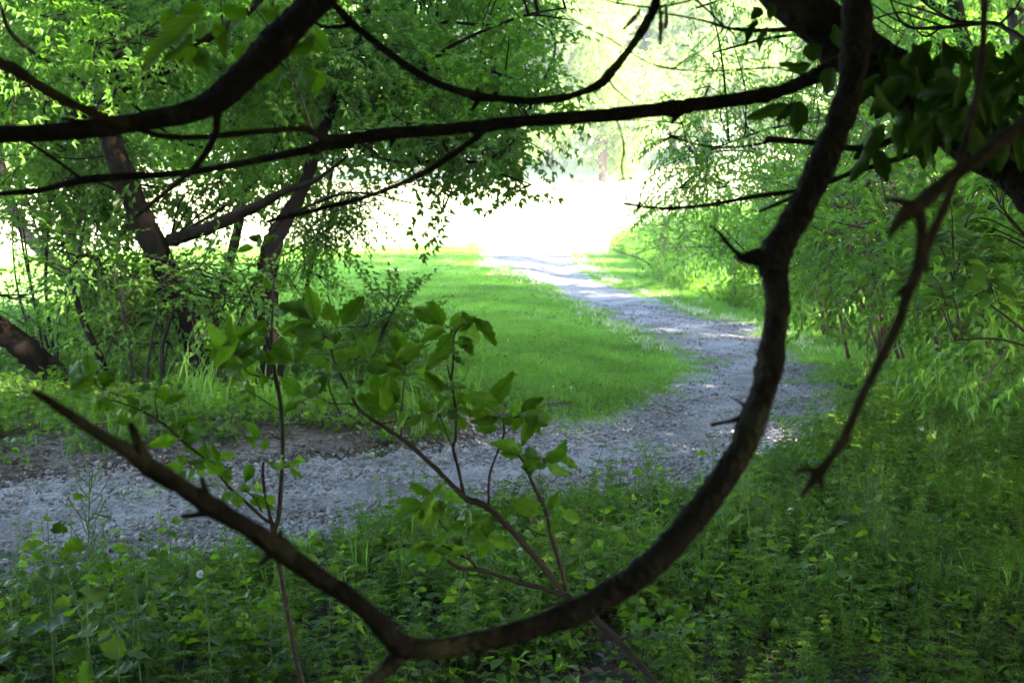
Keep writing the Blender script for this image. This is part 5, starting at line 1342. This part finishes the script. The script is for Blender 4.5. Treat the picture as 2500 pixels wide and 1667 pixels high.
LG = Z(0, 500, f3, [((550, 1100), (440, 1040), 105), ((580, 1100), (550, 980), 105), ((660, 1170), (700, 1060), 85), ((600, 1180), (430, 1200), 72), ((620, 1230), (570, 1310), 72), ((960, 1180), (880, 1160), 74), ((1000, 1170), (1010, 1080), 64), ((1000, 1190), (1050, 1230), 74), ((880, 1270), (830, 1240), 54), ((1050, 1270), (1150, 1210), 54), ((830, 1370), (760, 1380), 64),
    ((1150, 1430), (1000, 1530), 84), ((1170, 1400), (1200, 1500), 64), ((1190, 1400), (1280, 1450), 54), ((1130, 1400), (1090, 1320), 54), ((1660, 250), (1600, 185), 64), ((1700, 250), (1750, 180), 64), ((1620, 270), (1530, 285), 44), ((560, 1150), (500, 1130), 70), ((900, 1290), (960, 1300), 40), ((780, 1300), (730, 1310), 40)])
sl = 3.1
S_L = [[(668, 1302, sl, 12), (655, 1240, sl, 8), (645, 1190, sl, 8), (641, 1150, sl, 8), (643, 1128, sl, 6)],
       [(660, 1275, sl, 9), (640, 1262, sl, 8), (600, 1225, sl, 8), (560, 1190, sl, 7), (545, 1170, sl, 7), (500, 1120, sl, 7), (450, 1080, sl, 7), (400, 1035, sl, 6), (340, 1000, sl, 5), (300, 985, sl, 4), (265, 975, sl, 3)],
       [(640, 1250, sl, 5), (620, 1215, sl, 4), (590, 1190, sl, 3)], [(350, 1005, sl, 4), (330, 980, sl, 3), (250, 950, sl, 3), (225, 925, sl, 3)], [(385, 1020, sl, 4), (380, 985, sl, 3), (382, 955, sl, 3)],
       [(668, 880, sl, 6), (650, 830, sl, 5), (630, 780, sl, 4), (610, 720, sl, 4), (590, 665, sl, 3)], [(662, 850, sl, 6), (664, 780, sl, 5), (668, 700, sl, 4), (664, 660, sl, 3), (645, 600, sl, 2)], [(672, 925, sl, 5), (640, 920, sl, 4), (600, 905, sl, 3), (565, 850, sl, 3)],
       [(688, 1075, sl, 5), (660, 1060, sl, 3), (640, 1066, sl, 2)], [(686, 1140, sl, 4), (700, 1140, sl, 3), (715, 1135, sl, 2)], [(680, 1000, sl, 4), (640, 975, sl, 3), (600, 950, sl, 3)]]
sapling('boxelder_sapling', 'slender upright sapling at the left, its stem crossing behind the arching bough', [(770, 1850, 3.1, 16), (740, 1680, 3.1, 14), (722, 1600, 3.1, 13), (700, 1480, 3.1, 12), (682, 1380, 3.1, 12), (668, 1310, sl, 14), (680, 1260, sl, 12), (686, 1180, sl, 11), (690, 1080, sl, 11), (684, 980, sl, 10), (672, 920, sl, 10), (668, 880, sl, 8), (662, 850, sl, 7)], S_L, LE + LF + LG, sl)

# ------------------------------------------------------------------ right: bush with broad leaves, the nearest leaves one by one
stems = [[(2680, 980, 6.2, 10), (2560, 860, 6.2, 9), (2440, 760, 6.2, 6), (2330, 690, 6.2, 4)], [(2680, 980, 6.4, 10), (2600, 760, 6.4, 9), (2520, 600, 6.4, 6), (2440, 500, 6.4, 4)], [(2680, 980, 6.3, 9), (2580, 880, 6.3, 8), (2450, 830, 6.3, 6), (2330, 830, 6.3, 4)]]
st = [line(s) for s in stems]
bb = np.array([st[0][0][0][0], st[0][0][0][1], z_at(st[0][0][0][0], st[0][0][0][1])])
bush = thing('broad_leaved_bush', 'bush with large bright oval leaves at the right edge under the leaning trunk', 'bush', bb)
cvs = []
for P, R in st:
    a = Acc(); P = np.vstack([bb, P]); R = np.concatenate([[R[0]], R]); cvs.append(tube(a, P, R, 7, 6, .05)); a.obj('stem', M_TWIG, bush, bb, True)
rg = np.random.default_rng(77); tw = Acc(); cnt = 0
for i in range(26):
    ex, ey = rg.uniform(2180, 2500), rg.uniform(470, 790)
    if ex < 2300 and ey < 560: ex += 150
    if ex < 2260 and ey > 690: ex += 140
    e = at(ex, ey, rg.uniform(5.7, 6.8)); s = nearest(cvs, e); mid = (s + e) / 2 + np.array([0, 0, .08])
    P = tube(tw, [s, mid, e], [.004, .003, .0012], 5, 6, .05, cap=False)
    n = len(P); ax = unit(P[-1] - P[n // 2])
    for k in range(6):
        p = P[int(n * .35) + int((n * .65 - 1) * k / 5)]
        for sd in (-1, 1):
            if cnt >= 296: break
            side = unit(np.cross(ax, [0, 0, 1.])) * sd
            dr = unit(side + ax * rg.uniform(.3, .9) + np.array([0, 0, rg.normal(.0, .25)]))
            L = rg.uniform(.055, .09)
            put_leaf(bush, bb, p + dr * .012, p + dr * (L + .012), L * rg.uniform(.6, .76), unit(np.array([rg.normal(0, .25), rg.normal(-.25, .25), 1])), BUSH_L[cnt % 4]); cnt += 1
o = tw.obj('twigs', M_TWIG, bush, bb); tag(o, kind='stuff')
fol = Acc()
SPR_BUSH = [spray_simple(nn=8, L=.35, l=.075, w=.042, seed=s + 9, droop=.1) for s in range(3)]
for c, r, n in pxclumps((2320, 470, 2620, 800), 18, (6.8, 7.8), (.2, .35), 10):
    clump(fol, c, r, n, SPR_BUSH, 1.0, droop=.1)
o = fol.obj('foliage', M_SHR, bush, bb); tag(o, kind='stuff')

# ------------------------------------------------------------------ weeds along the near edge of the path
def mustard(name, label, h, nl, pods, seed, group):
    rg = np.random.default_rng(seed)
    root = thing(name, label, 'weed', (0, 0, 0), group)
    lean = rg.normal(0, .06, 2) * h
    sp_ = [np.array([0, 0, -.02]), np.array([lean[0] * .3, lean[1] * .3, h * .5]), np.array([lean[0], lean[1], h])]
    a = Acc(); P = tube(a, sp_, [.0035, .0028, .0012], 6, 6, .04)
    lv = []
    for i in range(nl):
        t = .12 + .84 * (i + rg.random() * .6) / nl; p = np.array([np.interp(t, np.linspace(0, 1, len(P)), P[:, j]) for j in range(3)])
        an = i * 2.4 + rg.normal(0, .3); dr = np.array([math.cos(an), math.sin(an), .25 - .3 * rg.random()])
        L = (.08 - .034 * t) * rg.uniform(.75, 1.25); pe = L * rg.uniform(.3, .7)
        q = p + unit(dr + [0, 0, .4]) * pe
        tube(a, [p, (p + q) / 2, q], [.0012, .001, .0009], 4, 2, .02, cap=False)
        lv.append((q, q + unit(dr + [0, 0, -.35 * rg.random()]) * L, L * rg.uniform(.8, 1.0), unit(np.array([rg.normal(0, .5), rg.normal(0, .5), .8]))))
    a.obj('stem', M_STEM, root, (0, 0, 0))
    for q, e, w, nn in lv:
        put_leaf(root, (0, 0, 0), q, e, w, nn, MUS_L[int(rg.integers(0, 5))])
    if pods:
        a = Acc()
        for i in range(pods):
            t = .6 + .42 * i / pods
            p = np.array([lean[0] * t, lean[1] * t, h * t]); an = i * 2.4
            dr = unit([math.cos(an), math.sin(an), .9])
            tube(a, [p, p + dr * .03, p + dr * .03 + unit([math.cos(an) * .6, math.sin(an) * .6, 1]) * .05], [.0014, .0016, .0012], 4, 2, .02, cap=False)
        a.obj('seed_pods', M_STEM, root, (0, 0, 0))
    return root
GRP = 'garlic mustard weeds beside the path'
LBL = 'garlic mustard weed with toothed heart-shaped leaves in the undergrowth beside the path'
protos = [mustard('mustard_weed', LBL, .6, 11, 0, 1, GRP), mustard('mustard_weed', LBL, .6, 9, 22, 2, GRP), mustard('mustard_weed', LBL, .6, 13, 0, 3, GRP),
          mustard('mustard_weed', LBL, .6, 8, 16, 4, GRP), mustard('mustard_weed', LBL, .6, 10, 0, 5, GRP), mustard('mustard_weed', LBL, .6, 7, 34, 6, GRP)]
used = set()
def weed(kind, loc, h, label=None, rz=None):
    src = protos[kind]
    rz = random.uniform(0, 6.28) if rz is None else rz
    if kind not in used:
        used.add(kind); src.location = [float(v) for v in loc]; src.rotation_euler = (0, 0, rz); src.scale = (h / .6,) * 3
        if label: src['label'] = label
        return src
    return dup(src, loc, rz, h / .6, label or LBL)
named = [(215, 1160, 1780, 1, 'tallest weed at the left with leaves showing dark against the gravel'), (135, 1245, 1760, 0, 'weed with broad leaves nearest the left edge of the gravel'), (245, 1300, 1800, 2, 'large-leaved weed at the lower left, in front of the tallest one'),
         (345, 1290, 1740, 4, 'weed rising beside the pale gravel just left of the arching bough'), (295, 1370, 1820, 0, 'bushy weed low in the left corner with overlapping toothed leaves'), (548, 1262, 1450, 3, 'thin weed stem close below the arching bough'),
         (750, 1305, 1480, 4, 'weed just right of the slender sapling stem below the bough'), (1490, 1140, 1430, 2, 'leafy weed left of the right half of the bough, against the gravel'), (1555, 1180, 1420, 3, 'weed with a few thin pods between the leafy weed and the bough'),
         (1600, 1085, 1400, 5, 'spindly weed with a spray of thin green pods inside the bend of the bough'), (1510, 1200, 1480, 0, 'broad-leaved weed at the foot of the spindly weed'), (1280, 1340, 1560, 3, 'thin dark-stemmed weed between the sapling branches'),
         (1835, 1090, 1430, 5, 'feathery weed full of thin upright pods right of the arching bough'), (1775, 1210, 1460, 1, 'weed with drooping leaves below the feathery one'), (2065, 1140, 1390, 4, 'weed below the hooked tip of the dead branch'),
         (2115, 1115, 1370, 3, 'slim weed right of the hooked tip of the dead branch'), (1985, 1205, 1390, 2, 'short leafy weed left of the hooked tip'), (2075, 1330, 1560, 0, 'weed with three pale leaves standing alone in the dark ground cover'), (1870, 1250, 1520, 4, 'weed with dark hanging leaves in the shade under the feathery one')]
for x, yt, yb, kd, lab in named:
    g_ = on_ground(x, yb); dd = np.dot(g_ - EYE, FWD)
    weed(kd, g_, (yb - yt) * dd / F, lab)
rw = random.Random(9)
boxes = [(20, 520, 1500, 1720, 26), (520, 1150, 1420, 1700, 16), (1150, 1650, 1380, 1640, 12), (1700, 2480, 1300, 1560, 16), (2250, 2490, 1120, 1330, 8), (1980, 2490, 930, 1250, 34)]
for x0, x1, y0, y1, n in boxes:
    for i in range(n):
        g_ = on_ground(rw.uniform(x0, x1), rw.uniform(y0, y1))
        weed(rw.choice([0, 2, 4, 0, 2, 3]), g_, rw.uniform(.22, .5))

# dandelion clocks, brown plantain heads
def dandelion(label, px, py, h, r=.016):
    g_ = on_ground(px, py + 8); dd = np.dot(g_ - EYE, FWD)
    hh = h
    root = thing('dandelion', label, 'flower', g_)
    a = Acc(); tube(a, [[0, 0, -.01], [.006, 0, hh * .5], [0, 0, hh]], [.002, .0018, .0015], 5, 4, .02); a.obj('stem', M_STEM, root)
    a = Acc(); rg = np.random.default_rng(px)
    for i in range(90):
        v = unit(rg.standard_normal(3)); s = unit(np.cross(v, rg.standard_normal(3)))
        c = np.array([0, 0, hh]) + v * r
        a.add([c - s * r * .22, c + s * r * .22, np.array([0, 0, hh]) + v * r * .3], [[0, 1, 2]])
        s2 = np.cross(v, s)
        a.add([c - s2 * r * .22, c + s2 * r * .22, np.array([0, 0, hh]) + v * r * .3], [[0, 1, 2]])
    a.obj('seed_head', M_FLUFF, root)
dandelion('white dandelion clock at the left, below the arching bough', 490, 1470, .13)
dandelion('white dandelion clock at the right, near the hooked tip of the dead branch', 1930, 1300, .12)
dandelion('white dandelion clock low between the sapling branches', 1270, 1400, .11, .013)
dandelion('small white dandelion clock among the herbs on the right bank', 2250, 1090, .14)
dandelion('pale dandelion clock on the right verge close to the gravel', 2140, 1040, .12)
PLG = 'brown plantain heads'
a0 = thing('plantain', 'thin stalk with a small brown seed head in a cluster beside the gravel', 'weed', (0, 0, 0), PLG)
a = Acc(); tube(a, [[0, 0, -.01], [.006, .003, .12], [.01, 0, .24]], [.0014, .0012, .0011], 5, 4, .02); a.obj('stalk', M_STEM, a0)
a = Acc(); tube(a, [[.01, 0, .235], [.0105, 0, .25], [.011, 0, .268]], [.003, .006, .002], 7, 4, .1); a.obj('seed_head', M_SEED, a0)
for i, (x, y) in enumerate([(1395, 1390), (1408, 1384), (1422, 1392), (1432, 1378), (1320, 1420), (1300, 1400), (1446, 1400), (835, 1440), (905, 1450), (1880, 1330), (1955, 1290), (660, 1440)]):
    g_ = on_ground(x, y); o = a0 if i == 0 else dup(a0, (0, 0, 0))
    o.location = [float(v) for v in g_]; o.rotation_euler = (random.uniform(-.1, .1), random.uniform(-.1, .1), random.uniform(0, 6)); s = random.uniform(.75, 1.1); o.scale = (s, s, s)

# larger stones on the gravel, and two fallen sticks
for i, (x, y, w) in enumerate([(30, 1332, 26), (22, 1358, 26), (60, 1318, 18), (6, 1258, 20), (8, 1226, 16), (110, 1360, 18), (430, 1360, 20), (452, 1352, 16), (300, 1362, 22), (200, 1290, 15), (700, 1230, 16), (895, 1190, 16), (30, 1290, 16)]):
    g_ = on_ground(x, y); dd = np.dot(g_ - EYE, FWD); me = STONES[i % 6]
    o = link('stone', me, None, (g_[0], g_[1], g_[2] + .02)); s = w * dd / F * .5; o.scale = (s, s * .9, s * .8); o.rotation_euler = (0, 0, i * 1.3)
    tag(o, 'larger grey stone lying on the near left part of the gravel path', 'stone', 'larger stones on the gravel')
def stick(label, pts, w):
    P = np.array([on_ground(x, y) + [0, 0, .012] for x, y in pts]); a = Acc()
    tube(a, P - P[0], np.linspace(w, w * .5, len(P)), 7, 5, .1)
    o = a.obj('fallen_stick', M_TWIG); o.location = [float(v) for v in P[0]]
    tag(o, label, 'stick')
stick('pale fallen stick in the grass at the left edge below the gravel', [(-60, 1475), (0, 1447), (25, 1432), (48, 1426)], .010)
stick('dark curved stick lying on the dirt bank beside the path', [(770, 1108), (800, 1112), (840, 1120), (885, 1118)], .008)
# words for the setting and the ground cover
WORDS = {'ground': ('uneven ground under the undergrowth, lawn and meadow', 'ground'), 'path': ('grey gravel path winding past the lawn into the bright meadow', 'path'),
         'gravel': ('small grey stones of the gravel path', 'gravel'), 'bedstraw_cover': ('fine whorled bedstraw carpeting the shaded near ground', 'ground cover'),
         'herb_cover': ('small oval-leaved herbs in the near undergrowth', 'ground cover'), 'young_mustard_cover': ('young round-leaved mustard in the near undergrowth', 'ground cover'),
         'verge_grass': ('sparse grass blades among the near herbs', 'grass'), 'bank_herb_cover': ('leafy herbs covering the right bank', 'ground cover'),
         'bank_grass': ('long grass among the herbs on the right bank', 'grass'), 'far_bank_grass': ('long grass on the bank beyond the bend', 'grass'),
         'right_verge_grass': ('short grass between the gravel and the right bank', 'grass'), 'lawn_grass': ('short bright grass of the lawn inside the bend', 'grass'),
         'dry_verge_grass': ('dry pale grass blades along the path edges', 'grass'), 'gravel_weed_cover': ('tiny weeds sprouting in the gravel', 'weeds'),
         'shade_herb_cover': ('herbs growing under the trees on the left', 'ground cover'), 'shade_grass': ('grass growing under the trees on the left', 'grass'),
         'tall_shade_grass': ('scattered taller grass under the trees on the left', 'grass'), 'meadow_grass': ('pale seeding grass of the glaring meadow', 'grass'),
         'clover_flower_cover': ('white clover heads dotted over the lawn', 'flowers'), 'dead_leaf_litter': ('brown dead leaves on the soil between the near herbs', 'leaf litter'), 'creeping_grass': ('stray grass creeping from the lawn onto the gravel', 'grass'), 'lawn_weed_cover': ('small broad-leaved weeds in the lawn', 'weeds'), 'twig_litter': ('bits of twig and dead leaf on the dirt bank', 'litter'),
         'haze': ('thin haze added as a bright veil of glare', 'haze')}
for o in SC.objects:
    if o.parent is None and o.name in WORDS:
        tag(o, *WORDS[o.name])
bpy.context.view_layer.update()
